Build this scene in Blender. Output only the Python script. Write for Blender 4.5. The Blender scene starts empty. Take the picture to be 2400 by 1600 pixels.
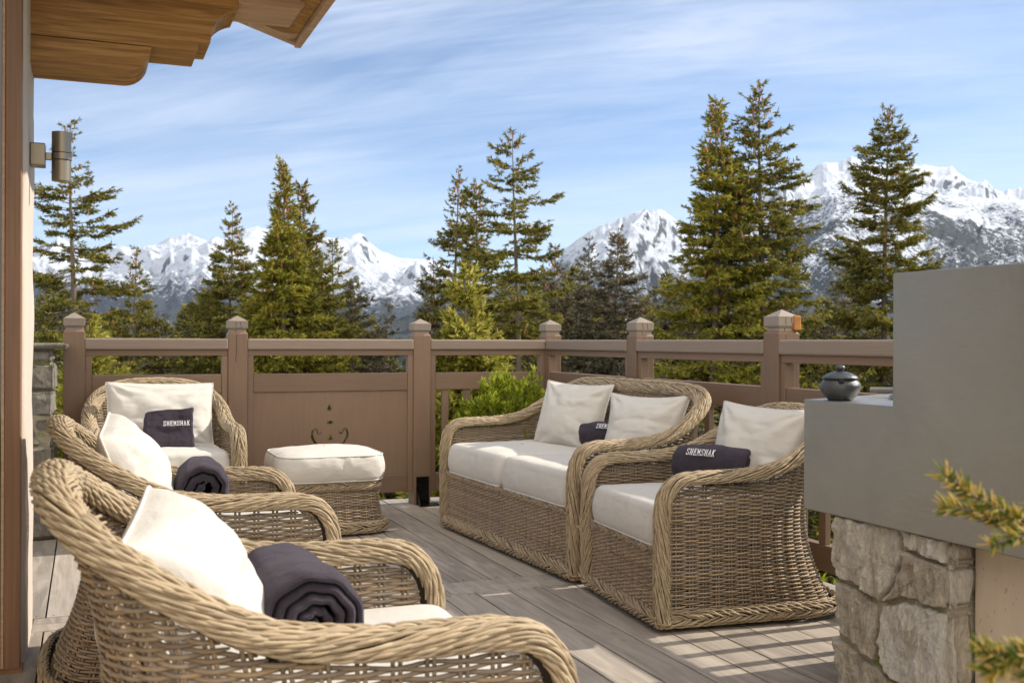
import bpy, math, random
import numpy as np
from mathutils import Matrix, Vector
SC = bpy.context.scene
COL = SC.collection
PI = math.pi
# ---------------------------------------------------------------- camera, sky, sun, exposure
HC = 1.08
TH = math.radians(21.873)           # the deck runs 21.9 degrees left of the view
ROLL = math.radians(0.19)
FPX = 2481.0
cam = bpy.data.cameras.new('camera'); camo = bpy.data.objects.new('camera', cam); COL.objects.link(camo)
cam.sensor_width = 36.0; cam.lens = FPX / 2400 * 36; cam.clip_start = 0.05; cam.clip_end = 60000
camo.matrix_world = Matrix.Translation((0, 0, HC)) @ Matrix.Rotation(-TH, 4, 'Z') @ Matrix.Rotation(PI/2, 4, 'X') @ Matrix.Rotation(ROLL, 4, 'Z')
cam.dof.use_dof = True; cam.dof.focus_distance = 4.6; cam.dof.aperture_fstop = 7.5
SC.camera = camo
SC.view_settings.view_transform = 'Standard'; SC.view_settings.look = 'None'
SC.view_settings.exposure = 1.04; SC.view_settings.gamma = 1.0; SC.view_settings.use_curve_mapping = False
SC.render.resolution_x = 1024; SC.render.resolution_y = 682
SUN_EL = math.radians(34.3); SUN_AZ = math.radians(0.0)     # sun stands over +X (east of the deck)
sd = Vector((math.cos(SUN_EL)*math.cos(SUN_AZ), math.cos(SUN_EL)*math.sin(SUN_AZ), math.sin(SUN_EL)))
sun = bpy.data.lights.new('sun', 'SUN'); suno = bpy.data.objects.new('sun', sun); COL.objects.link(suno)
sun.energy = 3.05; sun.angle = math.radians(0.6); sun.color = (1.0, 0.925, 0.80)
suno.rotation_euler = sd.to_track_quat('Z', 'Y').to_euler()
world = bpy.data.worlds.new("World"); SC.world = world; world.use_nodes = True
nt = world.node_tree; nt.nodes.clear()
def nn(t, typ, **k):
    n = t.nodes.new(typ)
    for a, b in k.items(): setattr(n, a, b)
    return n
def math_(t, op, a, b=None, c=None, clamp=False):
    n = nn(t, 'ShaderNodeMath', operation=op, use_clamp=clamp)
    for i, v in enumerate((a, b, c)):
        if v is None: continue
        if isinstance(v, (int, float)): n.inputs[i].default_value = v
        else: t.links.new(v, n.inputs[i])
    return n.outputs[0]
def ramp(t, fac, stops, interp='LINEAR'):
    n = nn(t, 'ShaderNodeValToRGB'); cr = n.color_ramp; cr.interpolation = interp
    while len(cr.elements) < len(stops): cr.elements.new(0.5)
    for e, (p, c) in zip(cr.elements, stops):
        e.position = p; e.color = (*c, 1) if len(c) == 3 else c
    t.links.new(fac, n.inputs[0]); return n.outputs[0]
def mixc(t, fac, a, b, blend='MIX'):
    n = nn(t, 'ShaderNodeMix', data_type='RGBA', blend_type=blend)
    for i, v in ((0, fac), (6, a), (7, b)):
        if isinstance(v, (int, float)): n.inputs[i].default_value = v
        elif isinstance(v, tuple): n.inputs[i].default_value = (*v, 1) if len(v) == 3 else v
        else: t.links.new(v, n.inputs[i])
    return n.outputs[2]
def noise(t, vec, scale, detail=4, rough=0.55, dist=0.0, out=0):
    n = nn(t, 'ShaderNodeTexNoise'); n.inputs['Scale'].default_value = scale; n.inputs['Detail'].default_value = detail
    n.inputs['Roughness'].default_value = rough; n.inputs['Distortion'].default_value = dist
    if vec is not None: t.links.new(vec, n.inputs['Vector'])
    return n.outputs[out]
def mapping(t, vec, scale=(1,1,1), loc=(0,0,0), rot=(0,0,0)):
    n = nn(t, 'ShaderNodeMapping'); n.inputs['Scale'].default_value = scale; n.inputs['Location'].default_value = loc; n.inputs['Rotation'].default_value = rot
    t.links.new(vec, n.inputs['Vector']); return n.outputs[0]
sky = nn(nt, 'ShaderNodeTexSky', sky_type='NISHITA'); sky.sun_disc = False
sky.sun_elevation = SUN_EL; sky.sun_rotation = math.radians(90) - SUN_AZ; sky.altitude = 3600; sky.air_density = 1.0; sky.dust_density = 0.2; sky.ozone_density = 1.3
bg = nn(nt, 'ShaderNodeBackground'); bg.inputs[1].default_value = 0.083
wo = nn(nt, 'ShaderNodeOutputWorld')
# thin cirrus streaks in the sky, projected on a plane high above
tc = nn(nt, 'ShaderNodeTexCoord')
sep = nn(nt, 'ShaderNodeSeparateXYZ'); nt.links.new(tc.outputs['Generated'], sep.inputs[0])
zz = math_(nt, 'ADD', math_(nt, 'MAXIMUM', sep.outputs[2], 0.0), 0.16)
cmb = nn(nt, 'ShaderNodeCombineXYZ')
nt.links.new(math_(nt, 'DIVIDE', sep.outputs[0], zz), cmb.inputs[0]); nt.links.new(math_(nt, 'DIVIDE', sep.outputs[1], zz), cmb.inputs[1])
rt = mapping(nt, cmb.outputs[0], rot=(0, 0, math.radians(44)))
m1 = mapping(nt, rt, (0.42, 1.7, 1), (0.3, 0.2, 0))
c1 = noise(nt, m1, 1.15, 9, 0.6, 0.7)
m2 = mapping(nt, mapping(nt, rt, rot=(0, 0, math.radians(-5))), (0.9, 4.2, 1), (2, 1, 0))
c2 = noise(nt, m2, 1.5, 9, 0.66, 0.9)
c3 = noise(nt, mapping(nt, cmb.outputs[0], (0.5, 0.9, 1), (5.2, 3.1, 0)), 0.9, 3, 0.5, 0.2)
cc = math_(nt, 'ADD', math_(nt, 'ADD', math_(nt, 'MULTIPLY', c1, 0.55), math_(nt, 'MULTIPLY', c2, 0.28)), math_(nt, 'MULTIPLY', c3, 0.4))
cf = ramp(nt, cc, [(0.51, (0.02, 0.02, 0.02)), (0.62, (0.34, 0.34, 0.34)), (0.76, (0.85, 0.85, 0.85))])
lowfade = ramp(nt, sep.outputs[2], [(0.0, (0.55, 0.55, 0.55)), (0.12, (0.55, 0.55, 0.55)), (0.28, (1, 1, 1))])
cfm = math_(nt, 'MULTIPLY', cf, lowfade)
skyc = mixc(nt, cfm, sky.outputs[0], (5.8, 6.3, 7.3, 1))
# bright cloud bank added out of view (south-west, high) as fill light
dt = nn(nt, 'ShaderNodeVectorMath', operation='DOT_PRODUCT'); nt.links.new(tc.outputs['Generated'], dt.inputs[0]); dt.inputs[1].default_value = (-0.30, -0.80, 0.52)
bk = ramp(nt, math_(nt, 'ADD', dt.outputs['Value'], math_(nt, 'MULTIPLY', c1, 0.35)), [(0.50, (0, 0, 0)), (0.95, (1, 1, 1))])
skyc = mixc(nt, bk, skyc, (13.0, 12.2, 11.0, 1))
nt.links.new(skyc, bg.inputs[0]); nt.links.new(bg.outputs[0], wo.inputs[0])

# ---------------------------------------------------------------- bearings: a point at a sighted bearing and a true distance
def at(px, py, Z):
    u, v = px - 1200.0, py - 800.0
    c, s = math.cos(ROLL), math.sin(ROLL)
    a, b = (u*c + v*s)/FPX, -(-u*s + v*c)/FPX
    X, Y = a*Z, Z
    return (X*math.cos(TH) + Y*math.sin(TH), -X*math.sin(TH) + Y*math.cos(TH), HC + b*Z)
# ---------------------------------------------------------------- mesh helpers
def tag(o, label=None, cat=None, group=None, kind=None):
    if label: o['label'] = label
    if cat: o['category'] = cat
    if group: o['group'] = group
    if kind: o['kind'] = kind
    return o
def empty(name, loc=(0,0,0), rz=0.0):
    o = bpy.data.objects.new(name, None); COL.objects.link(o); o.location = loc; o.rotation_euler = (0, 0, rz); o.empty_display_size = 0.1
    return o
class MB:
    """collects vertices and quads/tris; build() links them as one mesh object"""
    def __init__(s): s.V = []; s.n = 0; s.Q = []; s.T = []; s.QM = []; s.TM = []; s.G = []
    def add(s, V, Q=None, T=None, m=0):
        V = np.asarray(V, dtype=np.float64).reshape(-1, 3)
        if Q is not None and len(Q):
            Q = np.asarray(Q, dtype=np.int64).reshape(-1, 4); s.Q.append(Q + s.n); s.QM.append(np.full(len(Q), m))
        if T is not None and len(T):
            T = np.asarray(T, dtype=np.int64).reshape(-1, 3); s.T.append(T + s.n); s.TM.append(np.full(len(T), m))
        s.V.append(V); s.n += len(V); return s
    def mesh(s, name, mats, smooth=False):
        V = np.concatenate(s.V) if s.V else np.zeros((0, 3))
        Q = np.concatenate(s.Q) if s.Q else np.zeros((0, 4), int); T = np.concatenate(s.T) if s.T else np.zeros((0, 3), int)
        me = bpy.data.meshes.new(name)
        me.vertices.add(len(V)); me.vertices.foreach_set('co', V.astype(np.float32).ravel())
        nl = Q.size + T.size; me.loops.add(nl); me.loops.foreach_set('vertex_index', np.concatenate([Q.ravel(), T.ravel()]).astype(np.int32))
        me.polygons.add(len(Q) + len(T))
        st = np.concatenate([np.arange(len(Q))*4, Q.size + np.arange(len(T))*3]).astype(np.int32)
        me.polygons.foreach_set('loop_start', st)
        mi = np.concatenate((s.QM if s.QM else []) + (s.TM if s.TM else [])).astype(np.int32) if (s.QM or s.TM) else np.zeros(0, np.int32)
        me.polygons.foreach_set('material_index', mi)
        me.polygons.foreach_set('use_smooth', np.full(len(Q) + len(T), bool(smooth)))
        for m in (mats if isinstance(mats, (list, tuple)) else [mats]): me.materials.append(m)
        me.update(calc_edges=True); me.validate()
        return me
    def build(s, name, mats, parent=None, smooth=False, bevel=0.0, loc=None, autosmooth=None):
        o = bpy.data.objects.new(name, s.mesh(name, mats, smooth)); COL.objects.link(o)
        if parent is not None: o.parent = parent
        if loc is not None: o.location = loc
        if bevel:
            b = o.modifiers.new('bevel', 'BEVEL'); b.width = bevel; b.segments = 2; b.limit_method = 'ANGLE'; b.angle_limit = 0.7
        return o
    def box(s, x0, x1, y0, y1, z0, z1, m=0, M=None):
        V = np.array([[x, y, z] for z in (z0, z1) for y in (y0, y1) for x in (x0, x1)], float)
        if M is not None: V = V @ np.array(M.to_3x3()).T + np.array(M.translation)
        s.add(V, [[0,2,3,1],[4,5,7,6],[0,1,5,4],[2,6,7,3],[0,4,6,2],[1,3,7,5]], m=m); return s
    def grid(s, G, m=0, closed_u=False, closed_v=False):
        """G (a,b,3) grid of points"""
        a, b = G.shape[:2]; idx = np.arange(a*b).reshape(a, b)
        ia = np.arange(a if closed_u else a-1); ib = np.arange(b if closed_v else b-1)
        I, J = np.meshgrid(ia, ib, indexing='ij'); I2, J2 = (I+1) % a, (J+1) % b
        s.add(G.reshape(-1, 3), np.stack([idx[I, J], idx[I2, J], idx[I2, J2], idx[I, J2]], -1).reshape(-1, 4), m=m); return s
    def prism(s, poly, axis, lo, hi, m=0):
        """polygon (2D points, convex or star-shaped from its centroid) extruded along axis 0/1/2"""
        n = len(poly); c = np.mean(np.array(poly), 0); P = list(poly) + [tuple(c)]
        V = []
        for h in (lo, hi):
            for p in P:
                q = [0, 0, 0]; o = [k for k in range(3) if k != axis]; q[o[0]], q[o[1]], q[axis] = p[0], p[1], h; V.append(q)
        Q = [[i, (i+1) % n, n+1+(i+1) % n, n+1+i] for i in range(n)]
        T = [[i, (i+1) % n, n] for i in range(n)] + [[n+1+(i+1) % n, n+1+i, 2*n+1] for i in range(n)]
        s.add(V, Q, T, m); return s
    def lathe(s, prof, seg=32, c=(0,0,0), m=0):
        a = np.linspace(0, 2*PI, seg, endpoint=False); pr = np.array(prof, float)
        G = np.stack([np.outer(pr[:, 0], np.cos(a)) + c[0], np.outer(pr[:, 0], np.sin(a)) + c[1], np.repeat(pr[:, 1:2], seg, 1) + c[2]], -1)
        return s.grid(G, m, closed_v=True)
    def tubes(s, P, N, r, sides=5, m=0):
        """P,N (k,n,3) centre lines and normals, r scalar or (k,n)"""
        P = np.asarray(P, float); N = np.asarray(N, float)
        if P.ndim == 2: P, N = P[None], N[None]
        T = np.gradient(P, axis=1); T /= np.linalg.norm(T, axis=2, keepdims=True) + 1e-12
        B = np.cross(T, N); B /= np.linalg.norm(B, axis=2, keepdims=True) + 1e-12; N2 = np.cross(B, T)
        r = np.broadcast_to(np.asarray(r, float), P.shape[:2])[..., None, None]
        a = np.linspace(0, 2*PI, sides, endpoint=False)
        R = P[:, :, None] + r*(N2[:, :, None]*np.cos(a)[:, None] + B[:, :, None]*np.sin(a)[:, None])
        k, n = P.shape[:2]; idx = np.arange(k*n*sides).reshape(k, n, sides)
        q = np.stack([idx[:, :-1], idx[:, 1:], np.roll(idx[:, 1:], -1, 2), np.roll(idx[:, :-1], -1, 2)], -1).reshape(-1, 4)
        s.add(R, q, m=m); return s
def tube_path(mb, pts, r, sides=8, up=(0.013, 0.02, 1.0), m=0):
    P = np.array(pts, float); T = np.gradient(P, axis=0); T /= np.linalg.norm(T, axis=1, keepdims=True)
    N = np.cross(T, np.broadcast_to(np.array(up), T.shape)); N /= np.linalg.norm(N, axis=1, keepdims=True) + 1e-9
    mb.tubes(P, N, r, sides, m)
def smooth_path(pts, n=60, closed=False):
    """Catmull-Rom through points (k,d) resampled to n by arclength of the first three channels"""
    P = np.array(pts, float); k = len(P); out = []
    for i in range(k if closed else k-1):
        if closed: p = [P[(i+j) % k] for j in (-1, 0, 1, 2)]
        else: p = [P[max(i-1, 0)], P[i], P[i+1], P[min(i+2, k-1)]]
        for t in np.linspace(0, 1, 16, endpoint=False):
            out.append(0.5*((2*p[1]) + (-p[0]+p[2])*t + (2*p[0]-5*p[1]+4*p[2]-p[3])*t*t + (-p[0]+3*p[1]-3*p[2]+p[3])*t**3))
    out.append(P[0] if closed else P[-1]); D = np.array(out)
    L = np.concatenate([[0], np.cumsum(np.linalg.norm(np.diff(D[:, :3], axis=0), axis=1))])
    q = np.linspace(0, L[-1], n)
    return np.stack([np.interp(q, L, D[:, c]) for c in range(D.shape[1])], 1)
# value noise for geometry
def vnoise(x, y, seed=0):
    xi, yi = np.floor(x).astype(np.int64), np.floor(y).astype(np.int64); fx, fy = x-xi, y-yi
    fx, fy = fx*fx*fx*(fx*(fx*6-15)+10), fy*fy*fy*(fy*(fy*6-15)+10)
    def h(a, b):
        v = (a*374761393 + b*668265263 + seed*1442695041) & 0xffffffff
        v = ((v ^ (v >> 13))*1274126177) & 0xffffffff; v ^= v >> 16; return (v & 0xffff)/65535.0
    return (h(xi, yi)*(1-fx)+h(xi+1, yi)*fx)*(1-fy) + (h(xi, yi+1)*(1-fx)+h(xi+1, yi+1)*fx)*fy
def fbm(x, y, oct=5, seed=0, ridged=False, gain=0.5):
    x, y = np.asarray(x, float), np.asarray(y, float); s = 0; a = 1.0; tot = 0
    for o in range(oct):
        v = vnoise(x*2**o + 17.3*o, y*2**o - 9.1*o, seed+o)*2-1
        if ridged: v = 1-2*np.abs(v)
        s = s + a*v; tot += a; a *= gain
    return s/tot
# ---------------------------------------------------------------- materials
MATS = {}
def mat(name, base=(0.5, 0.5, 0.5), rough=0.7, metal=0.0, spec=0.5):
    m = bpy.data.materials.new(name); m.use_nodes = True; t = m.node_tree
    b = t.nodes['Principled BSDF']; b.inputs['Base Color'].default_value = (*base, 1); b.inputs['Roughness'].default_value = rough
    b.inputs['Metallic'].default_value = metal; b.inputs['Specular IOR Level'].default_value = spec
    MATS[name] = m; return m, t, b
def bump(t, b, h, strength=0.3, dist=0.01):
    n = nn(t, 'ShaderNodeBump'); n.inputs['Strength'].default_value = strength; n.inputs['Distance'].default_value = dist
    t.links.new(h, n.inputs['Height']); t.links.new(n.outputs[0], b.inputs['Normal'])
def obj_co(t): return nn(t, 'ShaderNodeTexCoord').outputs['Object']
def isl(t): return nn(t, 'ShaderNodeNewGeometry').outputs['Random Per Island']
# wicker: every strand its own tone, slight flecks
def wicker(name, stops, rough=0.62):
    m, t, b = mat(name, rough=rough, spec=0.35)
    c = ramp(t, isl(t), stops)
    n1 = noise(t, mapping(t, obj_co(t), (1, 1, 1)), 60, 3, 0.6)
    c2 = mixc(t, math_(t, 'MULTIPLY', n1, 0.55), c, (0.15, 0.11, 0.075))
    t.links.new(c2, b.inputs['Base Color'])
    bump(t, b, noise(t, obj_co(t), 450, 2, 0.6), 0.15, 0.002)
    return m
W_RIM = wicker('wicker_braid', [(0, (0.33, 0.25, 0.155)), (0.35, (0.45, 0.345, 0.215)), (0.7, (0.53, 0.41, 0.26)), (1, (0.40, 0.315, 0.21))])
W_BODY = wicker('wicker_weave', [(0, (0.24, 0.165, 0.10)), (0.25, (0.44, 0.33, 0.21)), (0.5, (0.34, 0.275, 0.21)), (0.68, (0.52, 0.36, 0.20)), (0.85, (0.46, 0.38, 0.29)), (1, (0.22, 0.165, 0.12))])
W_SHADE_CORE, _, _ = mat('wicker_shade_core', (0.028, 0.019, 0.012), 0.95)  # near-black core: shade between the canes put into its colour
def fabric(name, col, sc=1.0, wr=0.35, fuzz=0.0):
    m, t, b = mat(name, col, 0.9, spec=0.15)
    co = obj_co(t)
    n1 = noise(t, co, 5*sc, 4, 0.6, 0.8)
    c = mixc(t, math_(t, 'MULTIPLY', n1, 0.22), col, tuple(x*0.8 for x in col))
    t.links.new(c, b.inputs['Base Color'])
    w = noise(t, mapping(t, co, (1.0, 1.0, 2.0)), 9*sc, 4, 0.5, 0.25)
    f = noise(t, co, 420, 2, 0.6)
    bump(t, b, math_(t, 'ADD', math_(t, 'MULTIPLY', w, 1.0), math_(t, 'MULTIPLY', f, 0.06)), wr, 0.02)
    b.inputs['Sheen Weight'].default_value = fuzz
    return m
F_CREAM = fabric('cream_canvas', (0.585, 0.55, 0.50), wr=0.35)
F_PIPE = fabric('cream_piping', (0.62, 0.59, 0.54))
m, t, b = mat('charcoal_towelling', (0.05, 0.042, 0.055), 0.95, spec=0.1)
co = obj_co(t); b.inputs['Sheen Weight'].default_value = 0.22; b.inputs['Sheen Roughness'].default_value = 0.5; b.inputs['Sheen Tint'].default_value = (0.55, 0.5, 0.6, 1)
t.links.new(mixc(t, noise(t, co, 22, 4, 0.65, 0.6), (0.026, 0.021, 0.028), (0.066, 0.054, 0.068)), b.inputs['Base Color'])
bump(t, b, math_(t, 'ADD', noise(t, co, 260, 3, 0.7), math_(t, 'MULTIPLY', noise(t, co, 18, 3, 0.5, 1.0), 1.8)), 0.7, 0.006)
TOWEL = m
THREAD, _, _ = mat('white_thread', (0.8, 0.8, 0.8), 0.7)
# painted timber
def paint(name, a, c, grain=(2, 2, 30), rough=0.55, weather=0.25):
    m, t, b = mat(name, a, rough, spec=0.4); co = obj_co(t)
    g = noise(t, mapping(t, co, grain), 3.0, 5, 0.6, 0.3)
    big = noise(t, co, 2.2, 3, 0.5)
    r = nn(t, 'ShaderNodeObjectInfo').outputs['Random']
    k = mixc(t, math_(t, 'ADD', math_(t, 'MULTIPLY', g, 0.55), math_(t, 'MULTIPLY', big, 0.45)), a, c)
    t.links.new(mixc(t, math_(t, 'MULTIPLY', r, weather), k, tuple(min(1, x*1.35) for x in c)), b.inputs['Base Color'])
    bump(t, b, math_(t, 'ADD', g, math_(t, 'MULTIPLY', noise(t, mapping(t, co, tuple(q*2.5 for q in grain)), 5.0, 4, .7), .6)), 0.35, 0.004); return m
P_H = paint('taupe_paint_rail', (0.125, 0.074, 0.045), (0.25, 0.162, 0.105), (1.2, 1.2, 26))
P_V = paint('taupe_paint_post', (0.128, 0.076, 0.046), (0.255, 0.165, 0.108), (22, 22, 1.4))
P_CAP = paint('weathered_cap_paint', (0.17, 0.13, 0.10), (0.30, 0.245, 0.20), (18, 18, 2), weather=.3)
P_TOP = paint('taupe_paint_top_rail', (0.20, 0.15, 0.115), (0.31, 0.235, 0.18), (1.2, 1.2, 30), weather=0.1)
# honey larch of the roof
m, t, b = mat('honey_larch', rough=0.5, spec=0.4); co = obj_co(t)
g = noise(t, mapping(t, co, (1.3, 14, 30)), 2.2, 6, 0.62, 0.6)
kn = nn(t, 'ShaderNodeTexVoronoi'); kn.inputs['Scale'].default_value = 4.2; t.links.new(mapping(t, co, (0.9, 1.6, 2.4)), kn.inputs['Vector'])
knot = ramp(t, kn.outputs[0], [(0.0, (1, 1, 1)), (0.07, (1, 1, 1)), (0.14, (0, 0, 0))])
c = ramp(t, g, [(0.34, (0.15, 0.065, 0.012)), (0.5, (0.34, 0.17, 0.038)), (0.64, (0.50, 0.28, 0.085))])
c = mixc(t, math_(t, 'MULTIPLY', noise(t, co, 3.0, 3, 0.6), 0.5), c, (0.34, 0.16, 0.05))
t.links.new(mixc(t, math_(t, 'MULTIPLY', knot, 0.6), c, (0.13, 0.055, 0.02)), b.inputs['Base Color']); bump(t, b, g, 0.1, 0.003)
LARCH = m
m, t, b = mat('pale_larch', rough=0.6); co = obj_co(t)
g = noise(t, mapping(t, co, (1.3, 14, 30)), 2.2, 6, 0.62, 0.6)
t.links.new(ramp(t, g, [(0.25, (0.36, 0.22, 0.13)), (0.55, (0.50, 0.33, 0.21)), (0.8, (0.60, 0.43, 0.29))]), b.inputs['Base Color']); bump(t, b, g, 0.1, 0.003)
LARCH2 = m
# brown timber of the door frame
m, t, b = mat('brown_frame_timber', rough=0.5); co = obj_co(t)
g = noise(t, mapping(t, co, (30, 30, 0.8)), 2.5, 5, 0.6, 0.3)
t.links.new(ramp(t, g, [(0.3, (0.17, 0.085, 0.042)), (0.7, (0.26, 0.14, 0.075))]), b.inputs['Base Color'])
FRAME_T = m
m, t, b = mat('white_render', (0.72, 0.66, 0.6), 0.9, spec=0.2); co = obj_co(t)
t.links.new(mixc(t, noise(t, co, 3, 5, 0.6), (0.60, 0.52, 0.44), (0.48, 0.41, 0.34)), b.inputs['Base Color'])
bump(t, b, noise(t, co, 26, 5, 0.65), 0.5, 0.008); RENDER_W = m
# deck boards
m, t, b = mat('weathered_deck', rough=0.78, spec=0.3); co = obj_co(t)
ri = isl(t)
off = nn(t, 'ShaderNodeCombineXYZ'); t.links.new(math_(t, 'MULTIPLY', ri, 37.0), off.inputs[2]); t.links.new(math_(t, 'MULTIPLY', ri, 11.0), off.inputs[1])
va = nn(t, 'ShaderNodeVectorMath', operation='ADD'); t.links.new(co, va.inputs[0]); t.links.new(off.outputs[0], va.inputs[1])
g = noise(t, mapping(t, va.outputs[0], (60, 2.2, 1)), 1.0, 6, 0.65, 0.7)
g2 = noise(t, mapping(t, va.outputs[0], (9, 1.2, 1)), 1.6, 5, 0.6, 1.4)
c = ramp(t, ri, [(0, (0.27, 0.235, 0.195)), (0.3, (0.43, 0.38, 0.325)), (0.6, (0.34, 0.31, 0.28)), (0.8, (0.53, 0.46, 0.375)), (1, (0.37, 0.31, 0.25))])
c = mixc(t, math_(t, 'MULTIPLY', g, 0.85), c, (0.15, 0.115, 0.09), 'MIX')
c = mixc(t, ramp(t, g2, [(0.42, (0, 0, 0)), (0.7, (0.6, 0.6, 0.6))]), c, (0.52, 0.45, 0.37))
sp = noise(t, co, 55, 3, 0.7)
c = mixc(t, ramp(t, sp, [(0.66, (0, 0, 0)), (0.74, (0.4, 0.4, 0.4))]), c, (0.10, 0.08, 0.06))
t.links.new(c, b.inputs['Base Color']); bump(t, b, g, 0.35, 0.004)
DECK = m
SCREW, _, _ = mat('dark_screw', (0.05, 0.045, 0.04), 0.6)
# steel
m, t, b = mat('brushed_steel', (0.30, 0.29, 0.275), 0.45, 0.85); co = obj_co(t)
n1 = noise(t, mapping(t, co, (1, 1, 1)), 3.2, 4, 0.55, 0.3); n2 = noise(t, mapping(t, co, (1, 2, 60)), 8, 3, 0.6)
t.links.new(mixc(t, math_(t, 'ADD', math_(t, 'MULTIPLY', n1, 0.8), math_(t, 'MULTIPLY', n2, 0.2)), (0.215, 0.208, 0.188), (0.44, 0.425, 0.38)), b.inputs['Base Color'])
t.links.new(math_(t, 'ADD', math_(t, 'MULTIPLY', n1, 0.35), 0.28), b.inputs['Roughness']); bump(t, b, math_(t, 'ADD', n1, math_(t, 'MULTIPLY', n2, .03)), 0.35, 0.03); STEEL = m
# stone
def stone(name, stops, moss=0.3, sc=1.0):
    m, t, b = mat(name, rough=0.88, spec=0.25); co = obj_co(t)
    g = noise(t, mapping(t, co, (1.4, 2.4, 1.0), rot=(0.3, 0.5, 0.2)), 11*sc, 12, 0.78, 0.6)
    s2 = noise(t, mapping(t, co, (3, 3, 0.7), rot=(0.5, 0.4, 0)), 40*sc, 8, 0.75, 0.8)
    ri = isl(t)
    v = math_(t, 'ADD', math_(t, 'ADD', math_(t, 'MULTIPLY', g, 0.62), math_(t, 'MULTIPLY', s2, 0.42)), math_(t, 'MULTIPLY', math_(t, 'SUBTRACT', ri, 0.5), 0.16))
    c = ramp(t, v, stops)
    rust = ramp(t, noise(t, co, 2.6*sc, 5, 0.6, 1.0), [(0.58, (0, 0, 0)), (0.78, (0.4, 0.4, 0.4))])
    c = mixc(t, rust, c, (0.34, 0.2, 0.08))
    t.links.new(c, b.inputs['Base Color'])
    bump(t, b, math_(t, 'ADD', g, math_(t, 'MULTIPLY', s2, 0.4)), 1.0, 0.035); return m
STONE = stone('pale_rubble_stone', [(0.30, (0.22, 0.175, 0.13)), (0.40, (0.52, 0.44, 0.34)), (0.50, (0.74, 0.66, 0.54)), (0.62, (0.90, 0.86, 0.78))])
STONE2 = stone('grey_rubble_stone', [(0.3, (0.13, 0.115, 0.09)), (0.5, (0.28, 0.25, 0.205)), (0.65, (0.42, 0.39, 0.33)), (0.85, (0.56, 0.53, 0.48))], sc=0.8)
MORTAR, t, b = mat('mossy_mortar', rough=0.95); co = obj_co(t)
t.links.new(mixc(t, ramp(t, noise(t, co, 9, 4, 0.6), [(0.45, (0, 0, 0)), (0.6, (1, 1, 1))]), (0.34, 0.29, 0.21), (0.16, 0.18, 0.04)), b.inputs['Base Color'])
bump(t, b, noise(t, co, 60, 4, 0.7), 0.8, 0.01)
m, t, b = mat('travertine_panel', rough=0.8); co = obj_co(t)
g = noise(t, mapping(t, co, (8, 8, 1.2)), 3, 5, 0.6, 0.3); pit = noise(t, mapping(t, co, (1, 1, 0.6), rot=(0, 0.4, 0.4)), 70, 3, 0.7)
c = mixc(t, g, (0.52, 0.42, 0.32), (0.66, 0.56, 0.45)); c = mixc(t, ramp(t, pit, [(0.64, (0, 0, 0)), (0.70, (0.7, 0.7, 0.7))]), c, (0.2, 0.15, 0.1))
t.links.new(c, b.inputs['Base Color']); TRAV = m
m, t, b = mat('glazed_stoneware', (0.05, 0.055, 0.065), 0.38, 0.2, 0.6); co = obj_co(t)
t.links.new(mixc(t, noise(t, co, 14, 4, 0.6), (0.035, 0.035, 0.035), (0.09, 0.10, 0.115)), b.inputs['Base Color'])
bump(t, b, math_(t, 'ADD', noise(t, mapping(t, co, (1, 1, 5)), 60, 3, 0.6), noise(t, co, 160, 2, 0.6)), 0.5, 0.003); CERAMIC = m
LAMP_M, t, b = mat('bronze_anodised', (0.26, 0.22, 0.165), 0.38, 0.85)
BLACKM, _, _ = mat('black_steel', (0.012, 0.012, 0.013), 0.22, 0.6)
GLASS_D, _, _ = mat('dark_glass', (0.02, 0.025, 0.02), 0.08, 0.0, 0.8)
RESIN, t, b = mat('amber_resin', (0.55, 0.2, 0.03), 0.25); t.links.new(mixc(t, noise(t, mapping(t, obj_co(t), (6, 6, 1)), 30, 3, 0.6), (0.10, 0.03, 0.008), (0.7, 0.27, 0.04)), b.inputs['Base Color'])
LEGWOOD, _, _ = mat('leg_wood', (0.36, 0.25, 0.14), 0.6)
# foliage
def foliage(name, stops, trans=0.25):
    m, t, b = mat(name, rough=0.6, spec=0.25)
    co = obj_co(t); v = math_(t, 'ADD', math_(t, 'MULTIPLY', isl(t), 0.55), math_(t, 'MULTIPLY', noise(t, co, 0.55, 3, 0.6), 0.45))
    c = ramp(t, v, stops); t.links.new(c, b.inputs['Base Color'])
    tr = nn(t, 'ShaderNodeBsdfTranslucent'); t.links.new(c, tr.inputs[0]); mx = nn(t, 'ShaderNodeMixShader'); mx.inputs[0].default_value = trans
    t.links.new(b.outputs[0], mx.inputs[1]); t.links.new(tr.outputs[0], mx.inputs[2]); t.links.new(mx.outputs[0], t.nodes['Material Output'].inputs[0]); return m
NEEDLE = foliage('spruce_needles', [(0.25, (0.05, 0.06, 0.016)), (0.42, (0.125, 0.135, 0.026)), (0.58, (0.23, 0.215, 0.034)), (0.75, (0.36, 0.28, 0.055))], 0.35)
NEEDLE_Y = foliage('yellow_spruce_needles', [(0.25, (0.08, 0.095, 0.018)), (0.42, (0.18, 0.19, 0.026)), (0.58, (0.31, 0.285, 0.034)), (0.75, (0.46, 0.37, 0.055))], 0.35)  # yellower, brighter green than the other spruces
NEEDLE_G = foliage('grey_spruce_needles', [(0.25, (0.05, 0.053, 0.03)), (0.45, (0.12, 0.115, 0.06)), (0.6, (0.20, 0.175, 0.11)), (0.75, (0.30, 0.25, 0.17))], 0.3)
NEEDLE_FIR = foliage('young_fir_needles', [(0.25, (0.17, 0.18, 0.03)), (0.5, (0.36, 0.34, 0.055)), (0.75, (0.56, 0.47, 0.11))], 0.4)
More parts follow.
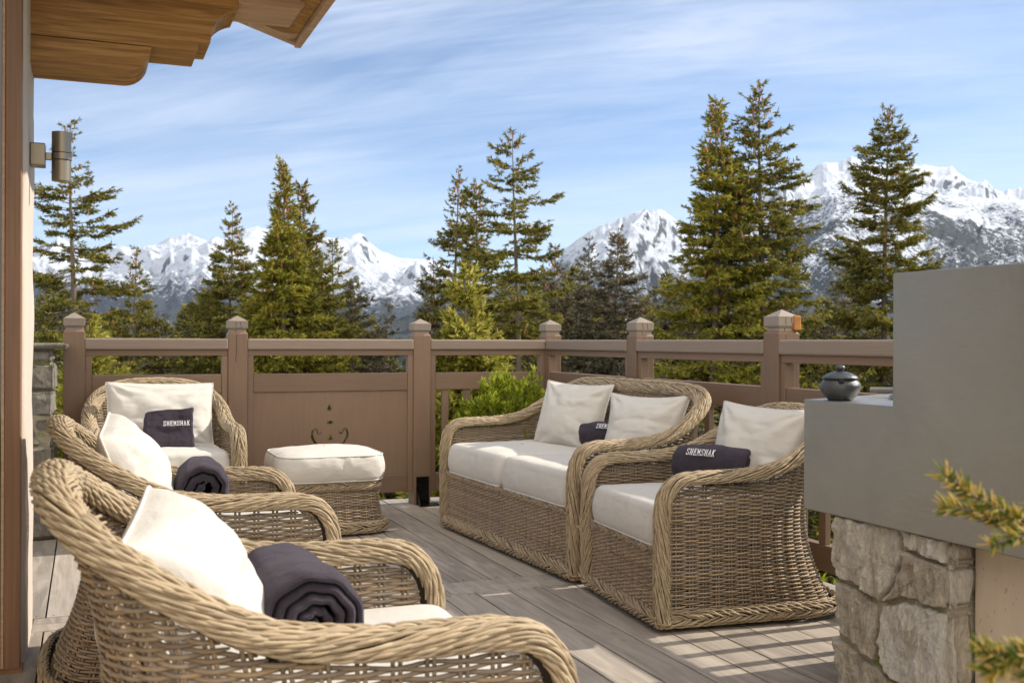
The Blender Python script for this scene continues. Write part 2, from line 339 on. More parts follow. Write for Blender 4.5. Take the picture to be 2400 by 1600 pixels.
NEEDLE_MUGO = foliage('pine_needles', [(0.25, (0.13, 0.17, 0.015)), (0.5, (0.28, 0.33, 0.022)), (0.75, (0.48, 0.50, 0.06))], 0.4)
NEEDLE_TWIG = foliage('golden_needles', [(0.25, (0.10, 0.17, 0.04)), (0.45, (0.28, 0.33, 0.05)), (0.60, (0.62, 0.45, 0.06)), (0.75, (0.78, 0.60, 0.28))], 0.4)
m, t, b = mat('conifer_bark', rough=0.9); co = obj_co(t)
t.links.new(mixc(t, noise(t, mapping(t, co, (4, 4, 1)), 3, 5, 0.7), (0.085, 0.065, 0.05), (0.25, 0.20, 0.16)), b.inputs['Base Color']); BARK = m
CONE, t, b = mat('brown_cones', rough=0.7); t.links.new(mixc(t, isl(t), (0.24, 0.10, 0.035), (0.50, 0.24, 0.09)), b.inputs['Base Color'])
# ================================================================ the deck and the ground
deck_root = None
rng = np.random.default_rng(5)
mb = MB()
BW = 0.1545
def board(mb, x0, x1, y0, y1):
    g = 0.0032
    z = rng.uniform(-0.0012, 0.0012)
    mb.box(x0+g, x1-g, y0+0.002, y1-0.002, -0.028, z)
nb0, nb1 = -16, 24
for k in range(nb0, nb1):
    x0, x1 = 0.008 + k*BW, 0.008 + (k+1)*BW
    if x1 > 3.15: break
    for (a, b_) in ((-1.2, 0.9), (0.9, 2.55), (2.55, 4.29), (4.50, 7.02)):
        board(mb, x0, x1, a, b_)
for (a, b_) in ((-2.5, -0.19), (-0.19, 1.45), (1.45, 3.12)):
    mb.box(a+.002, b_-.002, 4.292, 4.395, -0.028, 0.0005); mb.box(a+.002, b_-.002, 4.399, 4.498, -0.028, -0.0004)
deck = mb.build('deck', DECK, bevel=0.0015); tag(deck, kind='structure')
mb = MB()
for k in range(nb0, nb1):
    xc = 0.008 + (k+0.5)*BW
    if xc > 3.1: break
    for y in (4.262, 4.528, 2.58, 2.52):
        for dx in (-0.045, 0.045):
            mb.lathe([(0.0, 0.0018), (0.0026, 0.0018), (0.0026, -0.005)], 6, (xc+dx+rng.uniform(-.004, .004), y+rng.uniform(-.006, .006), 0))
sc = mb.build('deck_screws', SCREW); tag(sc, kind='stuff', label='small dark screw heads set in the deck boards', cat='screws')
mb = MB(); mb.box(-2.6, 3.16, -1.3, 7.03, -0.25, -0.032); dj = mb.build('deck_substructure', SCREW); tag(dj, kind='structure')

# terrain: falls from the chalet garden to the valley floor
def ground_z(x, y):
    d = np.hypot(x-1.5, y-3.0); out = np.maximum(d-5.5, 0)
    z = -2.0 - 0.085*out - 0.0
    z = np.where(d > 90, -2.0-0.085*84.5-(d-90)*0.26, z)
    z = np.maximum(z, -620 + 0*d)
    return z + fbm(x/9.0, y/9.0, 4, 3)*np.minimum(d/25, 1.0)*0.8 + fbm(x/120.0, y/120.0, 4, 8)*np.minimum(d/90, 1)*14*(d > 60)
R_ = np.concatenate([np.linspace(0, 60, 90), 60*np.power(160, np.linspace(0, 1, 110))[1:]])
A_ = np.linspace(0, 2*PI, 361)[:-1]
RR, AA = np.meshgrid(R_, A_, indexing='ij')
GX, GY = 1.5 + RR*np.cos(AA), 3.0 + RR*np.sin(AA)
mb = MB(); mb.grid(np.stack([GX, GY, ground_z(GX, GY)], -1), closed_v=True)
m, t, b = mat('alpine_turf', rough=0.95, spec=0.1); co = obj_co(t)
dv = nn(t, 'ShaderNodeVectorMath', operation='LENGTH'); t.links.new(co, dv.inputs[0])
near = mixc(t, noise(t, co, 1.3, 6, 0.7), (0.06, 0.08, 0.012), (0.15, 0.17, 0.03))
near = mixc(t, ramp(t, noise(t, co, 0.5, 4, 0.6), [(0.5, (0, 0, 0)), (0.62, (0.8, 0.8, 0.8))]), near, (0.17, 0.13, 0.07))
forest = mixc(t, noise(t, co, 0.06, 8, 0.75), (0.02, 0.028, 0.018), (0.075, 0.085, 0.055))
t.links.new(mixc(t, ramp(t, math_(t, 'DIVIDE', dv.outputs['Value'], 200.0), [(0.35, (0, 0, 0)), (0.8, (1, 1, 1))]), near, forest), b.inputs['Base Color'])
bump(t, b, noise(t, co, 14, 5, 0.7), 0.8, 0.06)
gr_ = mb.build('ground', MATS['alpine_turf'], smooth=True); tag(gr_, kind='structure')

# ================================================================ wicker weaving
def frames(P, n0):
    """rotation minimising frame along P starting from n0"""
    T = np.gradient(P, axis=0); T /= np.linalg.norm(T, axis=1, keepdims=True)
    N = np.zeros_like(P); n = np.array(n0, float); n -= T[0]*np.dot(n, T[0]); n /= np.linalg.norm(n); N[0] = n
    for i in range(1, len(P)):
        n = n - T[i]*np.dot(n, T[i]); n /= np.linalg.norm(n); N[i] = n
    return T, N, np.cross(T, N)
def braid(mb, P, N, B, R, r, pitch=0.026, length=0.30, asp=1.0, phi_a=128, phi_b=-8, samples=40, sides=6, seed=0, wave=0.95, cyc=3.7, taper=True, core=True, rot=0.0):
    """plaited cane laid herring-bone fashion over the tube P"""
    g = np.random.default_rng(seed)
    L = np.concatenate([[0], np.cumsum(np.linalg.norm(np.diff(P, axis=0), axis=1))]); tot = L[-1]
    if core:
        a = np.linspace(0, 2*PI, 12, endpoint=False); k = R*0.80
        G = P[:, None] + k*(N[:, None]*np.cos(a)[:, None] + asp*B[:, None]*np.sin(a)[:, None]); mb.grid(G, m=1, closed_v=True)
    for sgn in (1, -1):
        s0 = np.arange(-length*0.75, tot-length*0.1, pitch) + (pitch/2 if sgn < 0 else 0)
        s0 = s0 + g.uniform(-0.06, 0.06, len(s0))*pitch; k = len(s0)
        tau = np.linspace(0, 1, samples); ln = length*g.uniform(0.88, 1.12, k)
        S = s0[:, None] + tau[None]*ln[:, None]; S = np.clip(S, 0, tot)
        ph = np.radians(phi_a + (phi_b-phi_a)*tau)[None] + g.uniform(-0.05, 0.05, (k, 1))
        ph = sgn*ph + rot
        wv = np.cos(2*PI*(cyc*tau[None] + 0.5*(np.arange(k)[:, None] % 2)) + g.uniform(-.12, .12, (k, 1)))
        env = np.minimum(1, np.minimum(tau, 1-tau)/0.13)[None]
        rad = R + r*wave*wv - r*1.6*(1-env)
        def smp(A): return np.stack([np.interp(S, L, A[:, c]) for c in range(3)], -1)
        p, n, b = smp(P), smp(N), smp(B)
        n /= np.linalg.norm(n, axis=2, keepdims=True); b /= np.linalg.norm(b, axis=2, keepdims=True)
        dirv = n*np.cos(ph)[..., None] + asp*b*np.sin(ph)[..., None]
        pts = p + rad[..., None]*dirv; pts = pts + g.uniform(-1, 1, (k, 1, 3))*r*0.05
        rr = r*(0.55+0.45*env)*g.uniform(0.86, 1.12, (k, 1))
        # drop samples squeezed at the ends
        ok = (S[:, -1]-S[:, 0]) > length*0.2
        mb.tubes(pts[ok], dirv[ok], np.broadcast_to(rr, pts.shape[:2])[ok], sides)
def weave(mb, surf, s_tot, zlo, ztop, spacing, pitch, r, amp, seed=0, sides=5, stake_r=None, step=0.0135, bot=0.02, stake_pair=0.006, seg=0.55):
    """surf(s,z)->(pos,normal) ; ztop(s) ; rows at true height"""
    g = np.random.default_rng(seed)
    ns = int(round(s_tot/spacing/2))*2; sp = s_tot/ns
    S = np.linspace(0, s_tot, int(s_tot/step)+1); zt = ztop(S)
    rows = np.arange(zlo, zt.max()-0.012, pitch)
    for i, z in enumerate(rows):
        ok = np.where(zt > z+0.012)[0]
        if len(ok) < 5: continue
        a, b = ok[0], ok[-1]
        # several canes make up one row
        cuts = [a]; cur = a + int(g.uniform(0.15, 1)*seg/step)
        while cur < b-6: cuts.append(cur); cur += int(g.uniform(0.6, 1.3)*seg/step)
        cuts.append(b)
        jz = g.uniform(-0.0004, 0.0004)
        for c0, c1 in zip(cuts[:-1], cuts[1:]):
            s = S[c0:min(c1+3, b+1)]
            if len(s) < 4: continue
            zz = z + jz + 0.0009*np.sin(s*9+i*1.7) + 0.0007*np.sin(s*31+i)
            p, n = surf(s, zz)
            off = amp*np.cos(PI*s/sp + PI*i); rr = np.full(len(s), r*g.uniform(0.88, 1.1)); rr[0] *= .55; rr[-1] *= .55
            mb.tubes(p + n*off[:, None], n, rr, sides)
    sr = stake_r or r*0.95
    for k in range(ns+1):
        s = k*sp; top = float(ztop(np.array([s]))[0])
        if top < zlo+0.05: continue
        z = np.linspace(bot, top-0.004, max(8, int(top/0.03)))
        for d in (-stake_pair, stake_pair):
            p, n = surf(np.full(len(z), np.clip(s+d, 0, s_tot)), z); mb.tubes(p, n, np.full(len(z), sr), 5, m=0)
def make_wicker_shell(w, F=0.39, back=-0.40, seed=1):
    """half width w at the rim; returns meshes (weave, braided rim, base border, front)"""
    #          x      y        Rz    Wx     Wy        Bx     By
    st = [(F-0.005, w,        0.423,  F-.005, w,       F+.01, w+.0),
          (F-0.02,  w,        0.518, F-.02, w,        F-.02, w+.002),
          (F-0.075, w,        0.567, F-.075, w,       F-.075, w+.004),
          (F-0.20,  w,        0.575, F-.20, w-.002,   F-.20, w+.006),
          (0.03,    w+.002,   0.581, 0.04, w-.004,    0.03, w+.01),
          (-0.11,   w+.004,   0.608, -0.08, w-.010,   -0.12, w+.015),
          (-0.235,  w-.008,   0.672, -0.19, w-.030,   -0.26, w+.014),
          (-0.335,  w-.055,   0.738, -0.268, w-.085,  -0.375, w-.025),
          (-0.385,  w-.135,   0.781, -0.305, w-.17,   -0.425, w-.115),
          (-0.40,   w-.235,   0.801, -0.318, w-.26,   -0.44, w-.23),
          (-0.405,  0.0,      0.808, -0.322, 0.0,     -0.445, 0.0)]
    if w > 0.5:
        st.insert(10, (-0.405, w-.45, 0.808, -0.322, w-.45, -0.445, w-.45))
    H = smooth_path([(a[0], a[1], a[2], a[3], a[4], a[5], a[6]) for a in st], 160)
    M_ = H[::-1][1:].copy(); M_[:, [1, 4, 6]] *= -1
    D = np.concatenate([H, M_])
    plan = (D[:, 3:5] + D[:, 0:2])/2
    L = np.concatenate([[0], np.cumsum(np.hypot(*np.diff(plan, axis=0).T))]); tot = L[-1]
    C = lambda s, c: np.interp(s, L, D[:, c])
    def pos(s, z):
        rz = C(s, 2); t_ = np.clip(z/rz, 0, 1); a, b_, c = 1-3*t_+2*t_*t_, 4*t_-4*t_*t_, 2*t_*t_-t_
        return np.stack([a*C(s, 5)+b_*C(s, 3)+c*C(s, 0), a*C(s, 6)+b_*C(s, 4)+c*C(s, 1), z*np.ones_like(s)], -1)
    def surf(s, z):
        p = pos(s, z); e = 0.004
        q = pos(np.clip(s+e, 0, tot), z) - pos(np.clip(s-e, 0, tot), z)
        u = pos(s, z+0.004) - pos(s, z-0.004)
        n = np.cross(u, q); n /= np.linalg.norm(n, axis=-1, keepdims=True)+1e-12
        return p, -n
    mbW = MB(); weave(mbW, surf, tot, 0.062, lambda s: C(s, 2)-0.012, 0.055, 0.0077, 0.0042, 0.0072, seed=seed)
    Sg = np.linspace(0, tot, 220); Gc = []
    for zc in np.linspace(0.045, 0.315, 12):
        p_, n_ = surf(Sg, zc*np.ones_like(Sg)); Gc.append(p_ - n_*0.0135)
    mbW.grid(np.stack(Gc), m=1)  # added dark sheet inside the weave, standing for shade behind the gaps
    # rim: front post up, over the arm, round the back and down again
    post = [(F, w, z) for z in (0.03, 0.14, 0.26, 0.38)]
    half = post + [(F, w, 0.44), (F-0.012, w, 0.510), (F-0.05, w, 0.560), (F-0.11, w, 0.577)] + [(a[0], a[1], a[2]+.004) for a in st[3:]]
    Hh = smooth_path(half, 200); Mm = Hh[::-1][1:].copy(); Mm[:, 1] *= -1
    RP = np.concatenate([Hh, Mm])
    T, N, B = frames(Hh, (1, 0, 0))
    N2 = N[::-1][1:].copy(); N2[:, 1] *= -1; NN = np.concatenate([N, N2])
    TT = np.gradient(RP, axis=0); TT /= np.linalg.norm(TT, axis=1, keepdims=True)
    NN -= TT*np.sum(NN*TT, 1, keepdims=True); NN /= np.linalg.norm(NN, axis=1, keepdims=True); BB = np.cross(TT, NN)
    mbR = MB(); braid(mbR, RP, NN, BB, 0.0292, 0.0035, pitch=0.0162, length=0.37, cyc=4.0, asp=1.25, seed=seed+3)
    # base border running round sides and back, and along the front
    bp = np.stack([D[:, 5], D[:, 6], np.full(len(D), 0.036)], -1)[::2]
    fr = np.array([(F+0.012, y, 0.036) for y in np.linspace(-w, w, 40)])[1:-1]
    full = smooth_path(np.concatenate([bp, fr]), 420, closed=True)
    T, N, B = frames(full, (1, 0, 0.0)); out = np.cross(T, np.broadcast_to([0, 0, 1.0], T.shape)); out /= np.linalg.norm(out, axis=1, keepdims=True)
    mbB = MB(); braid(mbB, full, -out if np.dot(out[0], full[0]) < 0 else out, np.broadcast_to([0, 0, 1.0], out.shape).copy(), 0.0175, 0.0043, pitch=0.0185, length=0.19, cyc=2.0, asp=1.5, phi_a=130, phi_b=-10, samples=16, sides=5, seed=seed+5)
    # front apron
    ww = w-0.035
    def fs(s, z):
        t_ = np.clip(z/0.30, 0, 1); x = F+0.012-0.018*np.sin(t_*PI*0.9)
        return np.stack([x*np.ones_like(s), s-ww, z*np.ones_like(s)], -1), np.broadcast_to([1.0, 0, 0], (len(s), 3))
    mbF = MB(); weave(mbF, fs, 2*ww, 0.06, lambda s: np.full(len(s), 0.305), 0.030, 0.0080, 0.0041, 0.0058, seed=seed+7, step=0.0075, stake_pair=0.0045)
    tp = np.array([(F-0.0, y, 0.298) for y in np.linspace(-ww, ww, 60)])
    N = np.broadcast_to([1.0, 0, 0], tp.shape).copy(); B = np.broadcast_to([0, 0, 1.0], tp.shape).copy()
    braid(mbF, tp, N, B, 0.012, 0.0042, pitch=0.018, length=0.13, cyc=1.5, asp=1.3, samples=12, sides=5, seed=seed+9)
    # seat deck under the cushions, boxed in dark to stop light leaks
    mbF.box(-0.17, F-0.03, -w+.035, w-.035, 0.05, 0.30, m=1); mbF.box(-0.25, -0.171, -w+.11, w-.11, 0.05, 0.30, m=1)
    return mbW, mbR, mbB, mbF
WM = [W_BODY, W_SHADE_CORE]; RM = [W_RIM, W_SHADE_CORE]
# ---------------------------------------------------------------- upholstery
def rrect(hx, hy, r, n=26):
    """rounded rectangle outline, CCW"""
    P = []
    for cx, cy, a0 in ((hx-r, hy-r, 0), (-hx+r, hy-r, 90), (-hx+r, -hy+r, 180), (hx-r, -hy+r, 270)):
        for a in np.radians(np.linspace(a0, a0+90, 7)): P.append((cx+r*math.cos(a), cy+r*math.sin(a), 0))
    return smooth_path_poly(P, n*4)
def smooth_path_poly(P, n):
    P = np.array(P + [P[0]], float); L = np.concatenate([[0], np.cumsum(np.linalg.norm(np.diff(P, axis=0), axis=1))])
    q = np.linspace(0, L[-1], n, endpoint=False); return np.stack([np.interp(q, L, P[:, c]) for c in range(2)], 1)
def cushion(hx, hy, h, rad=0.06, crown=0.02, bulge=0.012, er=0.03, seed=0, puck=0.004, n=28, outline=None):
    """returns (body MB, piping MB); z from 0 to h"""
    O = outline if outline is not None else rrect(hx, hy, rad, n); k = len(O)
    nrm = np.stack([np.roll(O, -1, 0)[:, 1]-np.roll(O, 1, 0)[:, 1], -(np.roll(O, -1, 0)[:, 0]-np.roll(O, 1, 0)[:, 0])], 1); nrm /= np.linalg.norm(nrm, axis=1, keepdims=True)
    rings = []
    for f in (0.02, 0.15, 0.3, 0.45, 0.58, 0.68, 0.76, 0.82):
        rings.append((O*f, h-0.0 + crown*(1-f**2.2)))
    if er > 0.02:
        for a in np.radians([88, 66, 44, 22, 4]): rings.append((O - nrm*er*(1-math.cos(a)), h-er*(1-math.sin(a))+0.002*math.sin(a)))
        t0 = er/h
        for tt in np.linspace(t0+0.06, 0.93, 7): rings.append((O + nrm*bulge*math.sin((tt-t0)/(1-t0)*PI)**0.8, h*(1-tt)))
    else:
        rings.append((O - nrm*0.012, h+0.0015)); rings.append((O, h-0.006))
        for tt in np.linspace(0.08, 0.92, 9): rings.append((O + nrm*bulge*math.sin(tt*PI)**0.8, h*(1-tt)))
    rings.append((O, 0.006)); rings.append((O - nrm*0.012, -0.001))
    for f in (0.8, 0.5, 0.02): rings.append((O*f, 0.0))
    G = np.stack([np.column_stack([a, np.full(k, z)]) for a, z in rings])
    X, Y, Z = G[..., 0], G[..., 1], G[..., 2]
    lat = np.arctan2(Y, X)
    wr = fbm(lat*7+seed, Z*9, 3, seed+1)*puck
    for i in range(len(rings)):
        if 9 <= i <= 18: G[i, :, :2] += nrm*wr[i][:, None]*1.2
    G[:8, :, 2] += fbm(X[:8]*6+seed*3, Y[:8]*6, 3, seed+4)*puck*1.4
    mb = MB(); mb.grid(G, closed_v=True)
    pm = MB()
    for z in ((0.004,) if er > 0.02 else (h-0.004, 0.004)):
        P = np.column_stack([O+nrm*0.002, np.full(k, z)]); P = np.concatenate([P, P[:2]])
        N = np.broadcast_to([0, 0, 1.0], P.shape); pm.tubes(P, N, 0.0042, 6)
    return mb, pm
def pillow(hw, hh, T, seed=0, n=40, pinch=0.055, sag=0.0, wrinkle=0.014):
    """scatter pillow in the local XY plane (x across, y up), puffed along z"""
    g = np.random.default_rng(seed); u = np.linspace(-1, 1, n); U, V_ = np.meshgrid(u, u, indexing='ij')
    ear = lambda a: 1 - pinch*(1-np.abs(a)**2.6)
    X = hw*U*ear(V_); Y = hh*V_*ear(U)
    Y = Y + sag*(1-np.abs(V_))*(-np.abs(U)**3) - 0.35*sag*(V_ > 0)*(1-U**2)*V_**2*hh*2
    prof = np.clip((1-U**4)*(1-V_**4), 0, 1)**0.5*(0.66+0.34*np.clip((1-U**2)*(1-V_**2), 0, 1))
    rc = 1-0.035*(np.abs(U)*np.abs(V_))**6; X, Y = X*rc, Y*rc
    # creases running out of the corners
    cr = 0
    for sx in (-1, 1):
        for sy in (-1, 1):
            d = np.hypot(U-sx, V_-sy); a = np.arctan2(V_-sy, U-sx)
            cr = cr + np.sin(a*g.uniform(8, 14)+g.uniform(0, 6)+1.5*fbm(U*2+seed, V_*2, 2, seed+3))*np.exp(-d*1.7)*np.clip(d*3, 0, 1)
    nz = fbm(U*1.6+seed, V_*1.6, 4, seed)*1.6
    edge = np.clip((1-U**2)*(1-V_**2)*6, 0, 1)
    mb = MB()
    Zf = T*prof*(1+0.07*nz - 0.10*V_) - 0.012*np.clip(fbm(U*1.3+seed*2, V_*2.6, 3, seed+6, ridged=True), 0, 1)*edge + wrinkle*cr*edge; Zb = -T*0.45*prof*(1+0.06*fbm(U*2-seed, V_*2, 3, seed+9))
    mb.grid(np.stack([X, Y, Zf], -1)); mb.grid(np.stack([X[::-1], Y[::-1], Zb[::-1]], -1))
    e = np.concatenate([np.stack([X, Y], -1)[:, 0], np.stack([X, Y], -1)[-1, 1:], np.stack([X, Y], -1)[::-1, -1][1:], np.stack([X, Y], -1)[0, ::-1][1:]])
    P = np.column_stack([e, np.zeros(len(e))]); pm = MB(); pm.tubes(P, np.broadcast_to([0, 0, 1.0], P.shape), 0.0042, 6)
    return mb, pm
def basis(origin, X, Z):
    Z = Vector(Z).normalized(); X = Vector(X); X = (X - Z*X.dot(Z)).normalized(); Y = Z.cross(X)
    return Matrix(((X.x, Y.x, Z.x, origin[0]), (X.y, Y.y, Z.y, origin[1]), (X.z, Y.z, Z.z, origin[2]), (0, 0, 0, 1)))
def put_pillow(label, origin, face, across, hw=0.235, hh=0.225, T=0.085, seed=0, group='cream scatter pillows on the wicker seats', **k):
    a, p = pillow(hw, hh, T, seed, **k)
    o = a.build('scatter_pillow', F_CREAM, smooth=True); o.matrix_world = basis(origin, across, face)
    q = p.build('piping', F_PIPE, o, smooth=True)
    s = o.modifiers.new('s', 'SUBSURF'); s.levels = 1; s.render_levels = 1
    tag(o, label, 'pillow', group); return o
# ---------------------------------------------------------------- armchair
def make_leg():
    mb = MB(); mb.lathe([(0.0, 0.0), (0.018, 0.0), (0.026, 0.022), (0.026, 0.04), (0.0, 0.04)], 14); return mb
def wicker_seat(name, w, cushions, seed):
    root = empty(name); F = 0.39
    a, r, bse, fr = make_wicker_shell(w, F, seed=seed)
    a.build('woven_shell', WM, root, True); r.build('braided_rim', RM, root, True); bse.build('base_border', RM, root, True); fr.build('front_apron', WM, root, True)
    for sx, sy in ((F-0.03, w-0.03), (F-0.03, -w+0.03), (-0.36, w-0.08), (-0.36, -w+0.08)):
        make_leg().build('leg', LEGWOOD, root, True, loc=(sx, sy, 0))
    cw = (2*w-0.085)/cushions
    for i in range(cushions):
        c, p = cushion(0.302, cw/2-0.002, 0.16, 0.060, 0.016, 0.012, er=0.035, seed=seed+i*3)
        y = -w+0.0425+cw*(i+0.5)
        o = c.build('seat_cushion', F_CREAM, root, True, loc=(0.098, y, 0.312)); p.build('piping', F_PIPE, o, True)
    return root
def copy_tree(o, parent=None):
    c = o.copy(); COL.objects.link(c); c.parent = parent
    for ch in o.children: copy_tree(ch, c)
    return c
CG = 'wicker armchairs round the terrace'
chairA = wicker_seat('wicker_armchair', 0.365, 1, 11)
chairB, chairC, chairD = copy_tree(chairA), copy_tree(chairA), copy_tree(chairA)
def place(o, x, y, deg, label): o.location = (x, y, 0.012); o.rotation_euler = (0, 0, math.radians(deg)); tag(o, label, 'armchair', CG)
place(chairA, 0.355, 1.995, 0, 'large wicker armchair nearest the viewer, its high braided back at lower left')
place(chairB, 0.325, 3.68, 0, 'wicker armchair in the middle of the left row, directly behind the nearest one')
place(chairC, 0.385, 6.22, -88, 'wicker armchair against the far railing, holding the upright folded charcoal towel')
place(chairD, 2.40, 3.775, 176, 'wicker armchair beside the steel barbecue, next to the two-seat sofa')
chairA.scale = (1, 1, 1.008); chairB.scale = (1, 1, 0.975); chairD.scale = (1, 1, 0.955)
sofa = wicker_seat('wicker_sofa', 0.765, 2, 31)
sofa.location = (2.365, 5.08, 0.012); sofa.rotation_euler = (0, 0, math.radians(183.2)); sofa.scale = (1, 1.02, 1.02); tag(sofa, 'two-seat wicker sofa with a high rounded back in the corner of the railing', 'sofa')
# ---------------------------------------------------------------- ottomans
def make_ottoman(seed):
    root = empty('wicker_ottoman'); hx = hy = 0.27
    O = rrect(hx, hy, 0.10, 30); L = np.concatenate([[0], np.cumsum(np.hypot(*np.diff(np.concatenate([O, O[:1]]), axis=0).T))]); OO = np.concatenate([O, O[:1]])
    nr = np.stack([np.roll(O, -1, 0)[:, 1]-np.roll(O, 1, 0)[:, 1], -(np.roll(O, -1, 0)[:, 0]-np.roll(O, 1, 0)[:, 0])], 1); nr /= np.linalg.norm(nr, axis=1, keepdims=True); nrr = np.concatenate([nr, nr[:1]])
    tot = L[-1]
    def surf(s, z):
        n = np.stack([np.interp(s, L, nrr[:, 0]), np.interp(s, L, nrr[:, 1]), np.zeros_like(s)], -1); n /= np.linalg.norm(n, axis=1, keepdims=True)
        fl = 0.045*np.clip(1-z/0.2, 0, 1)**1.6
        p = np.stack([np.interp(s, L, OO[:, 0]), np.interp(s, L, OO[:, 1]), z*np.ones_like(s)], -1) + n*np.asarray(fl)[..., None]*np.ones((len(s), 1)); return p, n
    mb = MB(); weave(mb, surf, tot, 0.055, lambda s: np.full(len(s), 0.255), 0.05, 0.0078, 0.0042, 0.0070, seed=seed)
    mb.box(-hx+.03, hx-.03, -hy+.03, hy-.03, 0.05, 0.262, m=1); mb.build('woven_base', WM, root, True)
    for z, off, nm, R in ((0.268, 0.0, 'top_braid', 0.017), (0.034, 0.045, 'base_border', 0.018)):
        P = np.column_stack([OO+nrr*off, np.full(len(OO), z)])
        bm_ = MB(); braid(bm_, P, np.column_stack([nrr, np.zeros(len(OO))]), np.broadcast_to([0, 0, 1.0], P.shape).copy(), R, 0.0043, pitch=0.0185, length=0.17, cyc=2.0, asp=1.4, samples=16, sides=5, seed=seed+2); bm_.build(nm, RM, root, True)
    for sx in (-1, 1):
        for sy in (-1, 1): make_leg().build('leg', LEGWOOD, root, True, loc=(sx*.2, sy*.2, -0.01))
    Oc = rrect(hx+0.025, hy+0.025, 0.13, 30)
    c, p = cushion(0, 0, 0.145, er=0.0, crown=0.03, bulge=0.020, seed=seed+6, puck=0.007, outline=Oc)
    o = c.build('seat_cushion', F_CREAM, root, True, loc=(0, 0, 0.288)); p.build('piping', F_PIPE, o, True); return root
ott = make_ottoman(51); ott2 = copy_tree(ott)
ott.location = (1.275, 6.08, 0.01); tag(ott, 'wicker ottoman with a thick cream cushion standing before the railing panel with the cut-out scroll', 'ottoman', 'wicker ottomans with cream cushions')
ott2.location = (0.335, 2.93, 0.01); tag(ott2, 'wicker ottoman tucked between the two left armchairs, only its edge showing', 'ottoman', 'wicker ottomans with cream cushions')
# ---------------------------------------------------------------- pillows
put_pillow('big cream pillow leaning on the back of the nearest armchair', (0.15, 1.975, 0.60), (0.93, -0.16, 0.36), (0.10, 1, 0.06), 0.235, 0.195, 0.155, 3, pinch=0.05)
put_pillow('cream pillow on the middle armchair of the left row, its pointed corner up', (0.125, 3.66, 0.625), (0.93, -0.10, 0.35), (0.05, 1, 0.08), 0.25, 0.205, 0.135, 7, pinch=0.035)
put_pillow('wide cream pillow behind the upright folded towel, on the armchair by the far railing', (0.39, 6.36, 0.645), (0.03, -0.95, 0.30), (1, 0.02, -0.02), 0.305, 0.205, 0.10, 12, pinch=.08)
put_pillow('cream pillow at the far end of the sofa, left of the rolled towel', (2.545, 5.42, 0.652), (-0.83, -0.42, 0.30), (0.42, -0.9, -0.02), 0.245, 0.212, 0.11, 21, pinch=.11)
put_pillow('cream pillow at the near end of the sofa, right of the rolled towel', (2.60, 4.70, 0.63), (-0.80, -0.45, 0.36), (0.45, -0.9, 0.03), 0.245, 0.205, 0.11, 26, pinch=.14)
put_pillow('cream pillow on the armchair beside the barbecue', (2.625, 3.755, 0.625), (-0.86, -0.34, 0.34), (0.36, -0.93, -0.04), 0.235, 0.205, 0.115, 33, pinch=.11)
# ---------------------------------------------------------------- towels
LET = {  # slab-serif capitals as strokes on a 0..1 square
 'S': [[(.85,.78),(.68,.97),(.32,.97),(.14,.8),(.2,.6),(.5,.5),(.8,.4),(.88,.2),(.68,.03),(.3,.03),(.13,.22)], [(.85,.98),(.85,.72)], [(.13,.02),(.13,.28)]],
 'H': [[(.2,0),(.2,1)], [(.8,0),(.8,1)], [(.2,.5),(.8,.5)], [(.06,1),(.2,1)], [(.8,1),(.94,1)], [(.06,0),(.2,0)], [(.8,0),(.94,0)]],
 'E': [[(.24,0),(.24,1)], [(.1,1),(.86,1),(.86,.78)], [(.24,.52),(.62,.52)], [(.62,.64),(.62,.4)], [(.1,0),(.86,0),(.86,.22)]],
 'M': [[(.16,0),(.16,1),(.5,.3),(.84,1),(.84,0)], [(.02,1),(.2,1)], [(.8,1),(.98,1)], [(.02,0),(.3,0)], [(.7,0),(.98,0)]],
 'A': [[(.12,0),(.5,1),(.88,0)], [(.26,.34),(.74,.34)], [(0,0),(.28,0)], [(.72,0),(1,0)], [(.34,1),(.56,1)]],
 'K': [[(.22,0),(.22,1)], [(.22,.42),(.82,1)], [(.42,.6),(.82,0)], [(.08,1),(.36,1)], [(.08,0),(.36,0)], [(.66,1),(.94,1)], [(.66,0),(.96,0)]]}
def lettering(word, width, height, surf, th=0.0):
    """thread strokes stitched on surf(a,b)->point, a across, b up (metres)"""
    mb = MB(); k = len(word); cw = width/k
    for i, ch in enumerate(word):
        for st in LET[ch]:
            P = []
            for (x0, y0), (x1, y1) in zip(st[:-1], st[1:]):
                for q in np.linspace(0, 1, 4, endpoint=False): P.append((x0+(x1-x0)*q, y0+(y1-y0)*q))
            P.append(st[-1]); P = np.array(P)
            pts = np.array([surf(-width/2+(i+0.10+0.80*x)*cw, (y-0.5)*height) for x, y in P])
            vert = abs(st[0][0]-st[-1][0]) < 0.05
            tube_path(mb, pts, 0.0018 if vert else 0.0015, 5, up=(0.31, 0.52, 0.8))
    return mb
